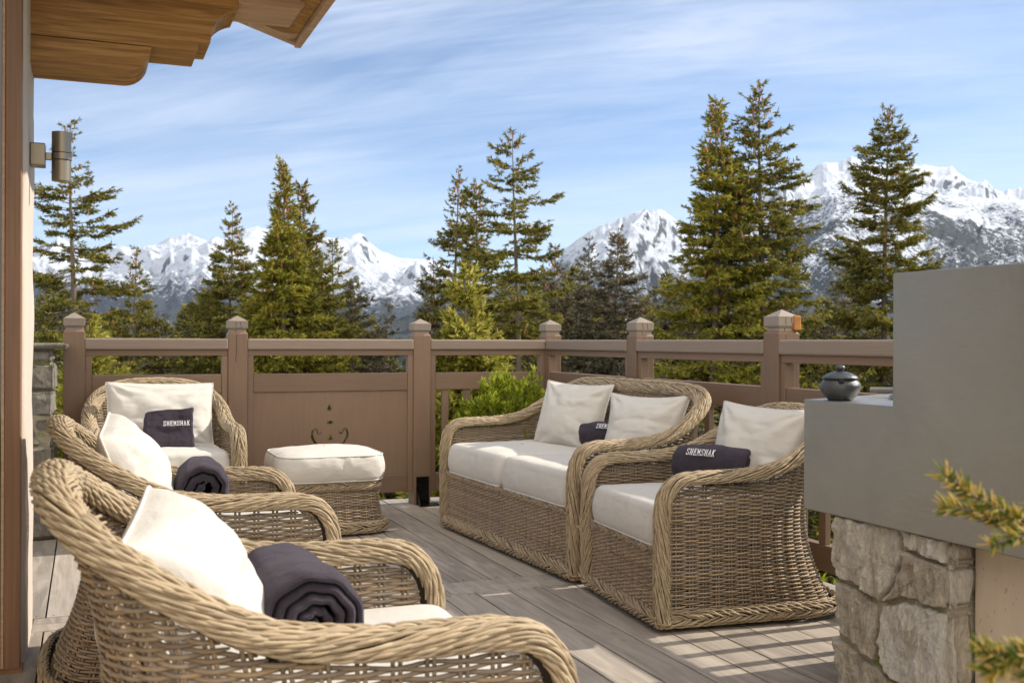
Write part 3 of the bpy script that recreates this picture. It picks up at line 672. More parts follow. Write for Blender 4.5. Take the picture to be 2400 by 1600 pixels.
def towel_roll(radius, length, turns=3.6, seed=0, open_=0.0, flat=1.0):
    """rolled towel along local Y, resting on z=0; the spiral shows at -Y end"""
    g = np.random.default_rng(seed); n = int(turns*46); th = np.linspace(0.6, 2*PI*turns, n)
    gap = radius/(turns+0.35)
    rr = gap*(0.25+th/(2*PI)); thick = gap*0.78
    ph = th + g.uniform(0, 1)
    rad_n = 1+0.018*fbm(th*0.25, th*0+seed, 2, seed)
    cx, cz = rr*np.cos(ph)*rad_n, rr*np.sin(ph)*rad_n*flat
    ys = np.concatenate([[-length/2], np.linspace(-length/2+0.006, length/2-0.006, 14), [length/2]])
    mb = MB(); nrm = np.stack([np.cos(ph), np.sin(ph)], 1)
    def side(sg):
        G = np.zeros((len(ys), n, 3))
        for j, y in enumerate(ys):
            e = 0.35 if j in (0, len(ys)-1) else 1.0
            tp = 1 - 0.09*max(0, (y/length*2-0.35)/0.65)**2.2 - 0.05*max(0, (-y/length*2-0.7)/0.3)**2 + 0.03*math.sin(y*26+seed)
            o = sg*thick/2*e
            wob = 0.0045*fbm(th*0.8+seed, th*0+y*7, 3, seed+2) + 0.0035*np.sin(th*9.0+j*0.3)*(1 if j < 3 or j > len(ys)-4 else 0.25)
            G[j, :, 0] = (cx + nrm[:, 0]*(o+wob*0.7))*tp; G[j, :, 2] = (cz + nrm[:, 1]*(o+wob*0.7))*tp
            G[j, :, 1] = y + 0.012*fbm(th*0.5, th*0+3, 2, seed+5)
        return G
    Go, Gi = side(1), side(-1)
    mb.grid(Go); mb.grid(Gi[:, ::-1]); 
    mb.grid(np.stack([Go[0], Gi[0]])); mb.grid(np.stack([Gi[-1], Go[-1]])); mb.grid(np.stack([Go[:, 0], Gi[:, 0]], 1)); mb.grid(np.stack([Gi[:, -1], Go[:, -1]], 1))
    rmax = rr[-1]+thick/2
    for a in mb.V: a[:, 2] += rmax*flat*0.96
    return mb, rmax
def put_towel(label, mb, loc, rz, tilt=(0, 0)):
    o = mb.build('rolled_towel', TOWEL, smooth=True); o.matrix_world = Matrix.Translation(loc) @ Matrix.Rotation(rz, 4, 'Z') @ Matrix.Rotation(tilt[0], 4, 'X') @ Matrix.Rotation(tilt[1], 4, 'Y')
    s = o.modifiers.new('s', 'SUBSURF'); s.levels = 1; s.render_levels = 1
    tag(o, label, 'towel', 'charcoal towels laid out on the seats'); return o
SEAT = 0.495
mbt, rm = towel_roll(0.102, 0.34, 4.4, 4); put_towel('big rolled charcoal towel showing its spiral end on the nearest armchair', mbt, (0.375, 2.045, SEAT-0.03), math.radians(3))
mbt, rm = towel_roll(0.088, 0.33, 2.4, 9); put_towel('rolled charcoal towel arching over the arm on the middle armchair of the left row', mbt, (0.37, 3.74, SEAT), math.radians(-4))
def roll_text(o, rmax, flat, ang, along, width, height, side=-1):
    """SHEMSHAK stitched along the roll's axis on the side facing local -X"""
    def sf(a, b):
        al = ang + b/rmax
        return (side*math.cos(al)*(rmax*1.03+0.005), along - side*a*-1, math.sin(al)*(rmax*1.03+0.005)*flat + rmax*flat*0.96)
    lt = lettering('SHEMSHAK', width, height, sf).build('embroidery', THREAD, o, True); lt['label'] = 'white embroidered word SHEMSHAK'
mbt, rm = towel_roll(0.092, 0.34, 2.6, 14, flat=0.92); tD = put_towel('rolled charcoal towel with white lettering on the armchair beside the barbecue', mbt, (2.47, 3.84, SEAT-0.02), math.radians(30)); roll_text(tD, rm, 0.92, math.radians(34), 0.02, 0.135, 0.030)
mbt, rm = towel_roll(0.080, 0.36, 2.6, 19, flat=0.95); tE = put_towel('rolled charcoal towel with white lettering lying between the two sofa pillows', mbt, (2.66, 5.15, SEAT-0.005), math.radians(38)); roll_text(tE, rm, 0.95, math.radians(38), 0.0, 0.125, 0.028)
# upright folded towel
g = np.random.default_rng(8)
def folded(hw, hh, T, layers=4, seed=2):
    mb = MB(); n = 40
    u = np.linspace(-1, 1, n); v = np.linspace(-1, 1, n); U, V_ = np.meshgrid(u, v, indexing='ij')
    X = hw*np.sign(U)*np.abs(U)**0.9; Y = hh*np.sign(V_)*np.abs(V_)**0.9
    c = 0.12
    def rc(a): return np.clip((1-np.abs(a))/c, 0, 1)
    edge = np.sqrt(1-(1-rc(U))**2)*np.sqrt(1-(1-rc(V_))**2)
    X2 = X*(1-0.04*(V_+1)/2) + 0.006*fbm(V_*2, U*0, 2, seed); Y2 = Y + 0.012*U*(V_ > 0) + 0.008*fbm(U*2, U*0+5, 2, seed)
    Zf = T*edge + 0.010*fbm(U*1.5, V_*1.5, 4, seed)*edge
    mb.grid(np.stack([X2, Y2, Zf], -1)); mb.grid(np.stack([X2[::-1], Y2[::-1], -Zf[::-1]], -1)); return mb, hw
mbt, _ = folded(0.135, 0.115, 0.042)
tC = mbt.build('folded_towel', TOWEL, smooth=True); tC.matrix_world = basis((0.42, 6.10, SEAT+0.09), (1, -0.03, 0.0), (0.02, -0.93, 0.36))
s = tC.modifiers.new('s', 'SUBSURF'); s.levels = 1; s.render_levels = 1
tag(tC, 'square folded charcoal towel with white lettering standing on the armchair by the far railing', 'towel', 'charcoal towels laid out on the seats')
lettering('SHEMSHAK', 0.142, 0.026, lambda a, b: (0.035+a, 0.026+b+a*0.02, 0.0515)).build('embroidery', THREAD, tC, True)['label'] = 'white embroidered word SHEMSHAK'
# ================================================================ railings
PWD = 0.118
def square_ring(mb, half, z0, half1, z1, cx=0, cy=0):
    V = [(cx+sx*h, cy+sy*h, z) for h, z in ((half, z0), (half1, z1)) for sx, sy in ((-1,-1),(1,-1),(1,1),(-1,1))]
    mb.add(V, [[i, (i+1) % 4, 4+(i+1) % 4, 4+i] for i in range(4)])
def make_post(parent, cx, cy, top=1.30, crack=False):
    """square newel with a chamfered shoulder, neck and faceted pyramid cap"""
    h = PWD/2; zs = top-0.0995
    mb = MB(); c = 0.006
    prof = [(h-.0, 0.0), (h, zs-0.014), (h-0.010, zs)]
    for (a, z0), (b_, z1) in zip(prof[:-1], prof[1:]): square_ring(mb, a, z0, b_, z1)
    mb.add([(-(h-.01), -(h-.01), zs), (h-.01, -(h-.01), zs), (h-.01, h-.01, zs), (-(h-.01), h-.01, zs)], [[0,1,2,3]])
    p = mb.build('post', P_V, parent, loc=(cx, cy, 0), bevel=0.004)
    mb = MB(); n = h-0.011
    for (a, z0), (b_, z1) in zip([(n, -0.002), (n, 0.012), (h-0.006, 0.016), (h, 0.024), (h, 0.066)], [(n, 0.012), (h-0.006, 0.016), (h, 0.024), (h, 0.066), (0.003, 0.0995)]): square_ring(mb, a, z0, b_, z1)
    cp = mb.build('post_cap', P_CAP, p, loc=(0, 0, zs)); bv = cp.modifiers.new('b', 'BEVEL'); bv.width = 0.002; bv.segments = 1
    # a drying crack down the cap
    if crack:
        mb = MB(); g_ = np.random.default_rng(int(abs(cx*100+cy*37)))
        for dx, z0, z1 in ((-0.012, zs-0.19, zs+0.066), (0.02, zs+0.024, zs+0.062)):
            zz = np.linspace(z0, z1, 22); xx = dx + np.cumsum(g_.normal(0, .0016, 22))
            face = np.where((zz > zs-0.012) & (zz < zs+0.022), h-0.0095, h+0.0002)
            P = np.stack([xx, -face, zz], 1); mb.tubes(P, np.broadcast_to([1.0, 0, 0], P.shape), np.concatenate([[.0004], g_.uniform(.0009, .0017, 20), [.0006]]), 4)
        mb.build('drying_crack', BLACKM, p)
    return p
def add_cutouts(mbcurve, splines, z):
    pass
def panel_with_cutouts(parent, x0, x1, y, z0, z1, cx):
    cu = bpy.data.curves.new('panel_curve', 'CURVE'); cu.dimensions = '2D'; cu.fill_mode = 'BOTH'; cu.extrude = 0.012
    def sp(P):
        s = cu.splines.new('POLY'); s.points.add(len(P)-1); s.use_cyclic_u = True
        for q, (a, b) in zip(s.points, P): q.co = (a, b, 0, 1)
    sp([(x0, z0), (x1, z0), (x1, z1), (x0, z1)])
    def drop(x, z, w, h, up=1):
        P = []
        for a in np.linspace(-0.5*PI, 1.5*PI, 18, endpoint=False):
            k = math.sin(a); r = w/2*(1 - max(0, k)**1.4)
            P.append((x + math.cos(a)*r, z + (k*h*0.62 if k > 0 else k*h*0.38)*up))
        return P
    def diamond(x, z, w, h): return [(x-w/2, z), (x-w*.12, z-h*.42), (x+w*.1, z-h/2), (x+w/2, z), (x+w*.08, z+h/2), (x-w*.14, z+h*.4)]
    sp(drop(cx-0.005, 0.646, 0.032, 0.046)); sp(diamond(cx, 0.556, 0.050, 0.026)); sp(drop(cx+0.002, 0.452, 0.032, 0.046))
    def scroll(sg):
        C = []   # centre line of the lyre arm with widths
        for a in np.linspace(-150, 125, 12): C.append((cx+sg*(0.080)+sg*0.017*math.cos(math.radians(a)), 0.497+0.017*math.sin(math.radians(a)), 0.0075))
        C.reverse()
        pts = [(0.060, 0.4965, .005), (0.066, 0.486, .010), (0.078, 0.484, .010), (0.082, 0.500, .009), (0.090, 0.514, .011), (0.106, 0.508, .014), (0.114, 0.488, .016), (0.112, 0.462, .017), (0.100, 0.438, .016), (0.082, 0.412, .012), (0.062, 0.392, .006)]
        D = smooth_path([(a, b, c_) for a, b, c_ in pts], 34); A = D[:, :2]; Wd = D[:, 2]
        tg = np.gradient(A, axis=0); tg /= np.linalg.norm(tg, axis=1, keepdims=True); nr = np.stack([-tg[:, 1], tg[:, 0]], 1)
        up_, dn = A + nr*Wd[:, None]/2, A - nr*Wd[:, None]/2
        P = np.concatenate([up_, dn[::-1]]); return [(cx+sg*a, b) for a, b in P]
    sp(scroll(1)); sp(scroll(-1))
    oc = bpy.data.objects.new('tmp', cu); COL.objects.link(oc)
    dg = bpy.context.evaluated_depsgraph_get(); me = bpy.data.meshes.new_from_object(oc.evaluated_get(dg)); bpy.data.objects.remove(oc)
    me.materials.clear(); me.materials.append(P_V); me.transform(Matrix.Rotation(PI/2, 4, 'X'))
    o = bpy.data.objects.new('cutout_panel', me); COL.objects.link(o); o.location = (0, y+0.012, 0); o.parent = parent; return o
def rail_run(parent, a0, a1, fix, along, solid=None, bal=None, topbeam=True):
    """one bay between posts; along 'x' or 'y'; fix = inner face coordinate"""
    def bx(mb, s0, s1, d0, d1, z0, z1):
        if along == 'x': mb.box(s0, s1, fix+d0, fix+d1, z0, z1)
        else: mb.box(fix+d0, fix+d1, s0, s1, z0, z1)
    mb = MB(); bx(mb, a0, a1, -0.004, 0.096, 1.023, 1.092); mb.build('top_rail', P_TOP, parent, bevel=0.009)
    mb = MB(); bx(mb, a0+0.001, a1-0.001, 0.012, 0.060, 0.986, 1.0225); mb.build('under_rail', P_H, parent, bevel=0.002)
    mb = MB(); bx(mb, a0+0.038, a1-0.038, 0.014, 0.062, 0.757, 0.872); mb.build('middle_rail', P_H, parent, bevel=0.004)
    mb = MB(); bx(mb, a0+0.038, a1-0.038, 0.014, 0.062, 0.089, 0.203); mb.build('bottom_rail', P_H, parent, bevel=0.004)
    for s0, s1 in ((a0+0.001, a0+0.037), (a1-0.037, a1-0.001)):
        mb = MB(); bx(mb, s0, s1, 0.010, 0.066, 0.085, 0.9855); mb.build('stile', P_V, parent, bevel=0.003)
    if bal is not None:
        for c in bal:
            mb = MB(); bx(mb, c-0.0225, c+0.0225, 0.022, 0.050, 0.2035, 0.7565); mb.build('baluster', P_V, parent, bevel=0.002)
north = empty('railing', (0, 0, 0)); tag(north, 'taupe timber railing along the far side of the deck, with a cut-out scroll panel', 'railing', 'timber railings of the deck')
YN = 6.72; XE = 2.95
nposts = [(-0.070, 1.242), (0.869, 1.235), (2.059, 1.229)]
for x, tp in nposts: make_post(north, x, YN+PWD/2, tp, crack=x > 0.5 and x < 1)
h = PWD/2
rail_run(north, -0.070+h, 0.869-h, YN, 'x', bal=[0.13, 0.28, 0.43, 0.58, 0.70])
rail_run(north, 0.869+h, 2.059-h, YN, 'x'); panel_with_cutouts(north, 0.960, 1.968, YN+0.024, 0.2035, 0.7565, 1.450)
rail_run(north, 2.059+h, XE, YN, 'x', bal=[2.228+0.155*k for k in range(5)])
# tie plates at the foot of the post
mb = MB(); mb.box(2.02, 2.105, YN-0.008, YN-0.001, 0.004, 0.185); mb.box(2.02, 2.16, YN-0.11, YN-0.002, 0.002, 0.009)
mb.add([(2.022, YN-0.008, 0.01), (2.028, YN-0.008, 0.01), (2.028, YN-0.1, 0.01), (2.022, YN-0.1, 0.01), (2.022, YN-0.008, 0.12), (2.028, YN-0.008, 0.12)], [[0,1,2,3],[0,3,2,1]], [[0,3,4],[1,5,2]])
for zz_ in (0.165, 0.13, 0.06):
    for xx in (2.038, 2.087):
        v0 = [(0.0, 0), (0.0055, 0), (0.0055, 0.004), (0, 0.006)]; q = MB(); q.lathe([(0.0065, 0), (0.0065, 0.003), (0.0, 0.005)], 10)
        V = np.concatenate(q.V); V2 = np.stack([V[:, 0]+xx, YN-0.008-V[:, 2], V[:, 1]+zz_], 1); mb.add(V2, q.Q[0])
mb.build('post_bracket', BLACKM, north)
east = empty('railing', (0, 0, 0)); tag(east, 'taupe timber railing with balusters running behind the sofa and the barbecue', 'railing', 'timber railings of the deck')
eposts = [(6.72+h, 1.232), (5.42+h, 1.225), (4.06+h, 1.233), (2.70+h, 1.23), (1.34+h, 1.23)]
for k, (y, tp) in enumerate(eposts): make_post(east, XE+h, y, tp, crack=k in (1, 2))
for k in range(4):
    y1, y0 = eposts[k][0]-h, eposts[k+1][0]+h
    bs = [3.155+0.1545*j for j in range(-14, 24)]; bs = [b_ for b_ in bs if y0+0.06 < b_ < y1-0.06]
    rail_run(east, y0, y1, XE, 'y', bal=bs)
# amber resin bead on the second near post
rb = MB(); rb.box(XE+PWD-0.035, XE+PWD+0.004, 4.052, 4.09, 1.135, 1.205)
o = rb.build('resin_run', RESIN, east, bevel=0.006)

# ================================================================ stone pillar, house corner, door frame
def rough_block(mb, x0, x1, y0, y1, z0, z1, seed, amp=0.014, n=11, skew=0.0):
    """one hewn block with chipped, uneven faces"""
    def f(p):
        x, y, z = p[..., 0], p[..., 1], p[..., 2]
        s = 9.0
        e = 1.0
        dx = fbm(y*s+seed*3.1, z*s+seed, 5, seed)*amp; dy = fbm(x*s+seed*2.3, z*s-seed, 5, seed+3)*amp; dz = fbm(x*s*0.6+seed, y*s*0.6, 3, seed+5)*amp*0.5
        return np.stack([x+dx*np.where(x > (x0+x1)/2, 1, -1)*e, y+dy*np.where(y > (y0+y1)/2, 1, -1), z+dz], -1)
    nx, ny, nz = (max(4, int((b-a)/0.016)) for a, b in ((x0, x1), (y0, y1), (z0, z1)))
    c = 0.012
    def g(A, B): return np.meshgrid(A, B, indexing='ij')
    xs, ys, zs = np.linspace(x0, x1, nx), np.linspace(y0, y1, ny), np.linspace(z0, z1, nz)
    def ins(v, a, b): return np.clip(np.minimum(v-a, b-v)/c, 0, 1)
    for sx, xx in ((-1, x0), (1, x1)):
        Y, Z = g(ys, zs); e = np.minimum(ins(Y, y0, y1), ins(Z, z0, z1)); X = xx - sx*c*(1-np.sqrt(np.clip(e, 0, 1)))
        G = f(np.stack([X, Y, Z], -1)); mb.grid(G if sx < 0 else G[::-1])
    for sy, yy in ((-1, y0), (1, y1)):
        X, Z = g(xs, zs); e = np.minimum(ins(X, x0, x1), ins(Z, z0, z1)); Y = yy - sy*c*(1-np.sqrt(np.clip(e, 0, 1)))
        G = f(np.stack([X, Y, Z], -1)); mb.grid(G[::-1] if sy < 0 else G)
    for sz, zv in ((-1, z0), (1, z1)):
        X, Y = g(xs, ys); e = np.minimum(ins(X, x0, x1), ins(Y, y0, y1)); Z = zv - sz*c*(1-np.sqrt(np.clip(e, 0, 1)))
        G = f(np.stack([X, Y, Z], -1)); mb.grid(G[::-1] if sz > 0 else G)
pil = empty('stone_pillar', (-0.5, 6.45, 0)); tag(pil, 'rough grey stone pillar with a flat slab on top, left of the far railing', 'pillar')
mb = MB(); zc = [0.0, 0.17, 0.30, 0.50, 0.66, 0.80, 0.95, 1.028]
for i, (z0, z1) in enumerate(zip(zc[:-1], zc[1:])):
    cut = -0.62 + (0.17 if i % 2 else -0.05)
    dx = [0.004, -0.012, 0.0, -0.02, -0.008, 0.006, -0.012][i]
    rough_block(mb, -1.0, cut-0.006, 6.24, 6.68, z0+.003, z1-.003, 40+i, 0.016); rough_block(mb, cut+.003, -0.165+dx, 6.235+abs(dx), 6.68, z0+.003, z1-.003, 60+i, 0.018)
for a in mb.V: a[:, 0] += 0.5; a[:, 1] -= 6.45
mb.build('rubble_blocks', STONE2, pil, smooth=False)
mb = MB(); mb.box(-0.47, 0.315, -0.195, 0.215, 0.01, 1.02); mb.build('mortar_core', MORTAR, pil)
mb = MB(); rough_block(mb, -0.54, 0.40, -0.25, 0.27, 1.031, 1.062, 91, 0.010); mb.build('cap_slab', STONE2, pil)

wall = empty('house_wall', (-0.6, 4.17, 0)); tag(wall, 'pale rendered corner of the chalet wall with softly rounded edge', 'wall')
mb = MB(); O = []
X1, Y0, Y1 = -0.19, 3.872, 4.462
ol = [(-1.6, Y0), (X1-0.03, Y0)] + [(X1-0.03+0.03*math.cos(a), Y0+0.03+0.03*math.sin(a)) for a in np.linspace(-PI/2, 0, 5)[1:]] + [(X1, 4.0), (X1, 4.12), (X1, 4.24), (X1, 4.34)] + [(X1-0.06+0.06*math.cos(a), Y1-0.06+0.06*math.sin(a)) for a in np.linspace(0, PI/2, 7)] + [(-1.6, Y1)]
ol = np.array(ol); zs = np.linspace(-0.02, 3.2, 90)
G = np.zeros((len(ol), len(zs), 3)); G[..., 0] = ol[:, 0:1]; G[..., 1] = ol[:, 1:2]; G[..., 2] = zs[None]
G[..., 0] += 0.008*fbm(G[..., 1]*4, G[..., 2]*3.5, 4, 4)*(ol[:, 0:1] > -1); G[..., 1] += 0.008*fbm(G[..., 0]*4+3, G[..., 2]*3.5, 4, 6)
mb.grid(G)
for a in mb.V: a[:, 0] += 0.6; a[:, 1] -= 4.17
mb.build('rendered_wall', RENDER_W, wall, True)
# timber door frame with its glass, south of the wall corner
fr = empty('glass_door', (-0.26, 3.8, 0)); tag(fr, 'brown timber door frame with a strip of dark glass at the far left edge', 'door')
mb = MB(); mb.box(0.012, 0.060, 0.0, 0.068, 0.0, 2.9); mb.build('frame', FRAME_T, fr, bevel=0.003)
mb = MB(); mb.box(0.002, 0.0105, 0.008, 0.05, 0.0, 2.9); mb.build('glazing_bead', LARCH2, fr)
mb = MB(); mb.box(-0.8, 0.0, 0.022, 0.034, 0.0, 2.9); mb.build('pane', GLASS_D, fr)
mb = MB(); mb.box(-0.9, 0.068, -0.02, 0.066, -0.001, 0.012); mb.build('threshold', FRAME_T, fr)

# unseen chalet front added for its warm bounce: pale render, timber cladding, windows
house = empty('bounce_chalet_front', (-1.0, 0, 0)); tag(house, 'unseen pale chalet front with timber cladding, added beside the deck for bounce', 'house')
mb = MB(); mb.box(-0.25, 0.0, -5.0, 3.79, -0.02, 0.55); mb.box(-0.25, 0.0, -5.0, 3.79, 2.15, 2.6); mb.box(-0.25, 0.0, -5.0, -3.2, 0.55, 2.15); mb.box(-0.25, 0.0, -0.8, 0.9, 0.55, 2.15); mb.box(-0.25, 0.0, 2.9, 3.79, 0.55, 2.15); mb.build('rendered_wall', RENDER_W, house)
for y0, y1 in ((-3.2, -0.8), (0.9, 2.9)):
    mb = MB(); mb.box(-0.10, -0.03, y0, y0+.08, .55, 2.15); mb.box(-0.10, -0.03, y1-.08, y1, .55, 2.15); mb.box(-0.10, -0.03, y0+.08, y1-.08, .55, .63); mb.box(-0.10, -0.03, y0+.08, y1-.08, 2.07, 2.15)
    wf = mb.build('window', FRAME_T, house); mb = MB(); mb.box(-0.075, -0.065, y0+.081, y1-.081, .631, 2.069); mb.build('pane', GLASS_D, wf)

# wall lamp
lamp = empty('wall_lamp', (-0.185, 4.12, 1.735)); tag(lamp, 'bronze up-and-down cylinder lamp fixed to the pale wall corner', 'lamp')
mb = MB(); mb.box(-0.004, 0.046, -0.037, 0.037, -0.040, 0.040); mb.build('mount', LAMP_M, lamp, bevel=0.004)
mb = MB(); mb.box(0.046, 0.125, -0.010, 0.010, -0.014, 0.011); mb.build('arm', LAMP_M, lamp, bevel=0.002)
mb = MB(); mb.lathe([(0.0, 0.083), (0.026, 0.083), (0.0325, 0.087), (0.0325, 0.014), (0.0, 0.014)], 40, (0.098, 0, 0)); mb.build('upper_shade', LAMP_M, lamp, True).modifiers.new('e', 'EDGE_SPLIT')
mb = MB(); mb.lathe([(0.0, -0.015), (0.0325, -0.015), (0.0325, -0.087), (0.026, -0.083), (0, -0.083)], 40, (0.098, 0, 0)); mb.build('lower_shade', LAMP_M, lamp, True).modifiers.new('e', 'EDGE_SPLIT')
mb = MB(); mb.lathe([(0.0, 0.011), (0.0345, 0.011), (0.0345, -0.012), (0, -0.012)], 40, (0.098, 0, 0)); mb.build('clamp_ring', LAMP_M, lamp, True).modifiers.new('e', 'EDGE_SPLIT')

# ================================================================ roof overhang
roof = empty('roof_overhang', (0, 4.25, 2.0)); tag(roof, 'honey-coloured timber roof overhang with carved bracket beams at upper left', 'roof')
def beam(name, outline, y0, y1, mat_=LARCH):
    mb = MB(); n = len(outline)
    V = [(x, y0, z) for x, z in outline] + [(x, y1, z) for x, z in outline]
    me = bpy.data.meshes.new(name); F = [list(range(n)), list(range(2*n-1, n-1, -1))] + [[i, n+i, n+(i+1) % n, (i+1) % n] for i in range(n)]
    me.from_pydata([(a, b-4.25, c-2.0) for a, b, c in V], [], F); me.materials.append(mat_); me.validate(); me.update()
    o = bpy.data.objects.new(name, me); COL.objects.link(o); o.parent = roof
    b = o.modifiers.new('b', 'BEVEL'); b.width = 0.0035; b.segments = 2; b.limit_method = 'ANGLE'; b.angle_limit = 0.8; return o
def arc(cx, cz, r, a0, a1, n=9): return [(cx+r*math.cos(math.radians(a)), cz+r*math.sin(math.radians(a))) for a in np.linspace(a0, a1, n)]
YA, YB = 4.13, 4.385
beam('lower_bracket', [(-0.6, 2.068), (0.135, 2.068)] + arc(0.125, 2.160, 0.092, -88, 0, 12) + [(0.217, 2.163), (-0.6, 2.163)], YA, YB)
beam('bracket_beam', [(-0.6, 2.166), (0.383, 2.166), (0.385, 2.198), (0.428, 2.199), (0.432, 2.225)] + arc(0.560, 2.215, 0.128, 172, 104, 10)[1:] + [(0.532, 2.342), (0.532, 2.46), (-0.6, 2.46)], YA, YB)
beam('purlin_end', [(-0.6, 2.463), (0.905, 2.463), (0.905, 2.56), (-0.6, 2.56)], YA-0.02, YB+0.02)
beam('upper_beam', [(0.531, 2.365), (0.765, 2.365), (0.785, 2.385), (0.787, 2.41), (0.81, 2.415), (0.82, 2.459), (0.531, 2.459)], YA, YB, LARCH2)
beam('corbel_block', [(-0.2, 2.40), (-0.13, 2.36), (-0.13, 2.459), (-0.2, 2.459)], YA-0.14, YA-0.002)
# sloping soffit boards and fascia of the eave; the eave runs on towards the house front
SL = math.tan(math.radians(18))
mb = MB()
def sl(u): return 2.355 + (0.845-u)*SL
for k in range(16):
    u0, u1 = 0.83-0.12*(k+1), 0.83-0.12*k
    z0, z1 = sl(u0), sl(u1)
    V = [(u0+.002, 2.0, z0+.02), (u1-.002, 2.0, z1+.02), (u1-.002, 4.58, z1+.02), (u0+.002, 4.58, z0+.02), (u0+.002, 2.0, z0+.045), (u1-.002, 2.0, z1+.045), (u1-.002, 4.58, z1+.045), (u0+.002, 4.58, z0+.045)]
    mb.add(np.array(V)-[0, 4.25, 2.0], [[0,3,2,1],[4,5,6,7],[0,1,5,4],[1,2,6,5],[2,3,7,6],[3,0,4,7]])
mb.build('soffit_boards', LARCH, roof)
mb = MB()
V = [(u, y, sl(u)+dz) for y in (4.585, 4.62) for u, dz in ((-0.9, -0.02), (0.845, -0.0), (0.845, 0.17), (-0.9, 0.17))]
mb.add(np.array(V)-[0, 4.25, 2.0], [[0,1,2,3],[7,6,5,4],[0,4,5,1],[1,5,6,2],[2,6,7,3],[3,7,4,0]]); mb.build('barge_board', LARCH2, roof)
mb = MB(); mb.box(0.832, 0.860, 2.0-4.25, 4.625-4.25, 0.352, 0.53); mb.build('fascia', LARCH2, roof, bevel=0.003)
# carved end under the soffit
beam('carved_strip', [(0.62, 2.43), (0.64, 2.405), (0.68, 2.40), (0.72, 2.385), (0.76, 2.375), (0.80, 2.372), (0.83, 2.378), (0.83, 2.40), (0.62, 2.47)], 4.50, 4.582, LARCH2)
mb = MB(); 
V = [(u, y, sl(u)+dz) for y in (2.0, 4.63) for u, dz in ((-0.9, 0.175), (0.90, 0.175), (0.90, 0.22), (-0.9, 0.22))]
mb.add(np.array(V)-[0, 4.25, 2.0], [[0,1,2,3],[7,6,5,4],[0,4,5,1],[1,5,6,2],[2,6,7,3],[3,7,4,0]]); mb.build('roof_covering', SCREW, roof)

# ================================================================ barbecue counter
bbq = empty('barbecue_counter', (2.4, 2.3, 0)); tag(bbq, 'outdoor barbecue counter in dull grey steel on a base of pale rough stone', 'barbecue')
XB = 2.09
def loc(mb):
    for a in mb.V: a[:, 0] -= 2.4; a[:, 1] -= 2.3
    return mb
me = bpy.data.meshes.new('steel_worktop')
pl = [(XB, 2.744), (XB, 2.350), (XB, 1.0), (2.80, 1.0), (2.80, 2.35), (2.66, 2.97)]
def poly_solid(name, outline, z0, z1, mat_, parent, bevel=0.004, off=(2.4, 2.3)):
    n = len(outline); me = bpy.data.meshes.new(name)
    me.from_pydata([(x-off[0], y-off[1], z) for z in (z0, z1) for x, y in outline], [], [list(range(n))[::-1], list(range(n, 2*n))] + [[i, (i+1) % n, n+(i+1) % n, n+i] for i in range(n)])
    me.materials.append(mat_); me.update(); o = bpy.data.objects.new(name, me); COL.objects.link(o); o.parent = parent
    # make normals consistent
    import bmesh
    bm = bmesh.new(); bm.from_mesh(me); bmesh.ops.recalc_face_normals(bm, faces=bm.faces); bm.to_mesh(me); bm.free()
    if bevel:
        b = o.modifiers.new('b', 'BEVEL'); b.width = bevel; b.segments = 2; b.limit_method = 'ANGLE'
    return o
# the west sheet is one continuous L-shaped plate, so the housing is one solid
import bmesh
me = bpy.data.meshes.new('steel_housing')
L_ = [(2.744, 0.560), (2.744, 0.9025), (2.350, 0.9025), (2.350, 1.2740), (1.0, 1.2740), (1.0, 0.560)]
me.from_pydata([(x-2.4, y-2.3, z) for x in (XB, XB+0.012) for y, z in L_], [], [[0,1,2,3,4,5], [11,10,9,8,7,6]] + [[i, 6+i, 6+(i+1) % 6, (i+1) % 6] for i in range(6)])
bm = bmesh.new(); bm.from_mesh(me); bmesh.ops.recalc_face_normals(bm, faces=bm.faces); bm.to_mesh(me); bm.free()
me.materials.append(STEEL); o = bpy.data.objects.new('steel_side_panel', me); COL.objects.link(o); o.parent = bbq
b = o.modifiers.new('b', 'BEVEL'); b.width = 0.0035; b.segments = 2; b.limit_method = 'ANGLE'
poly_solid('steel_worktop', [(XB+.0125, 2.743), (XB+.0125, 2.352), (2.80, 2.352), (2.66, 2.97)], 0.870, 0.9015, STEEL, bbq, 0.002)
poly_solid('steel_body', [(XB+.0125, 2.735), (XB+.0125, 1.0), (2.78, 1.0), (2.78, 2.35), (2.65, 2.95)], 0.563, 0.8695, STEEL, bbq, 0)
poly_solid('hood', [(XB+.0125, 2.349), (XB+.0125, 1.0), (2.78, 1.0), (2.78, 2.349)], 0.9017, 1.2735, STEEL, bbq, 0.004)
# stonework: face on x=2.10, blocks as seen in the photograph
mb = MB(); XS = 2.093
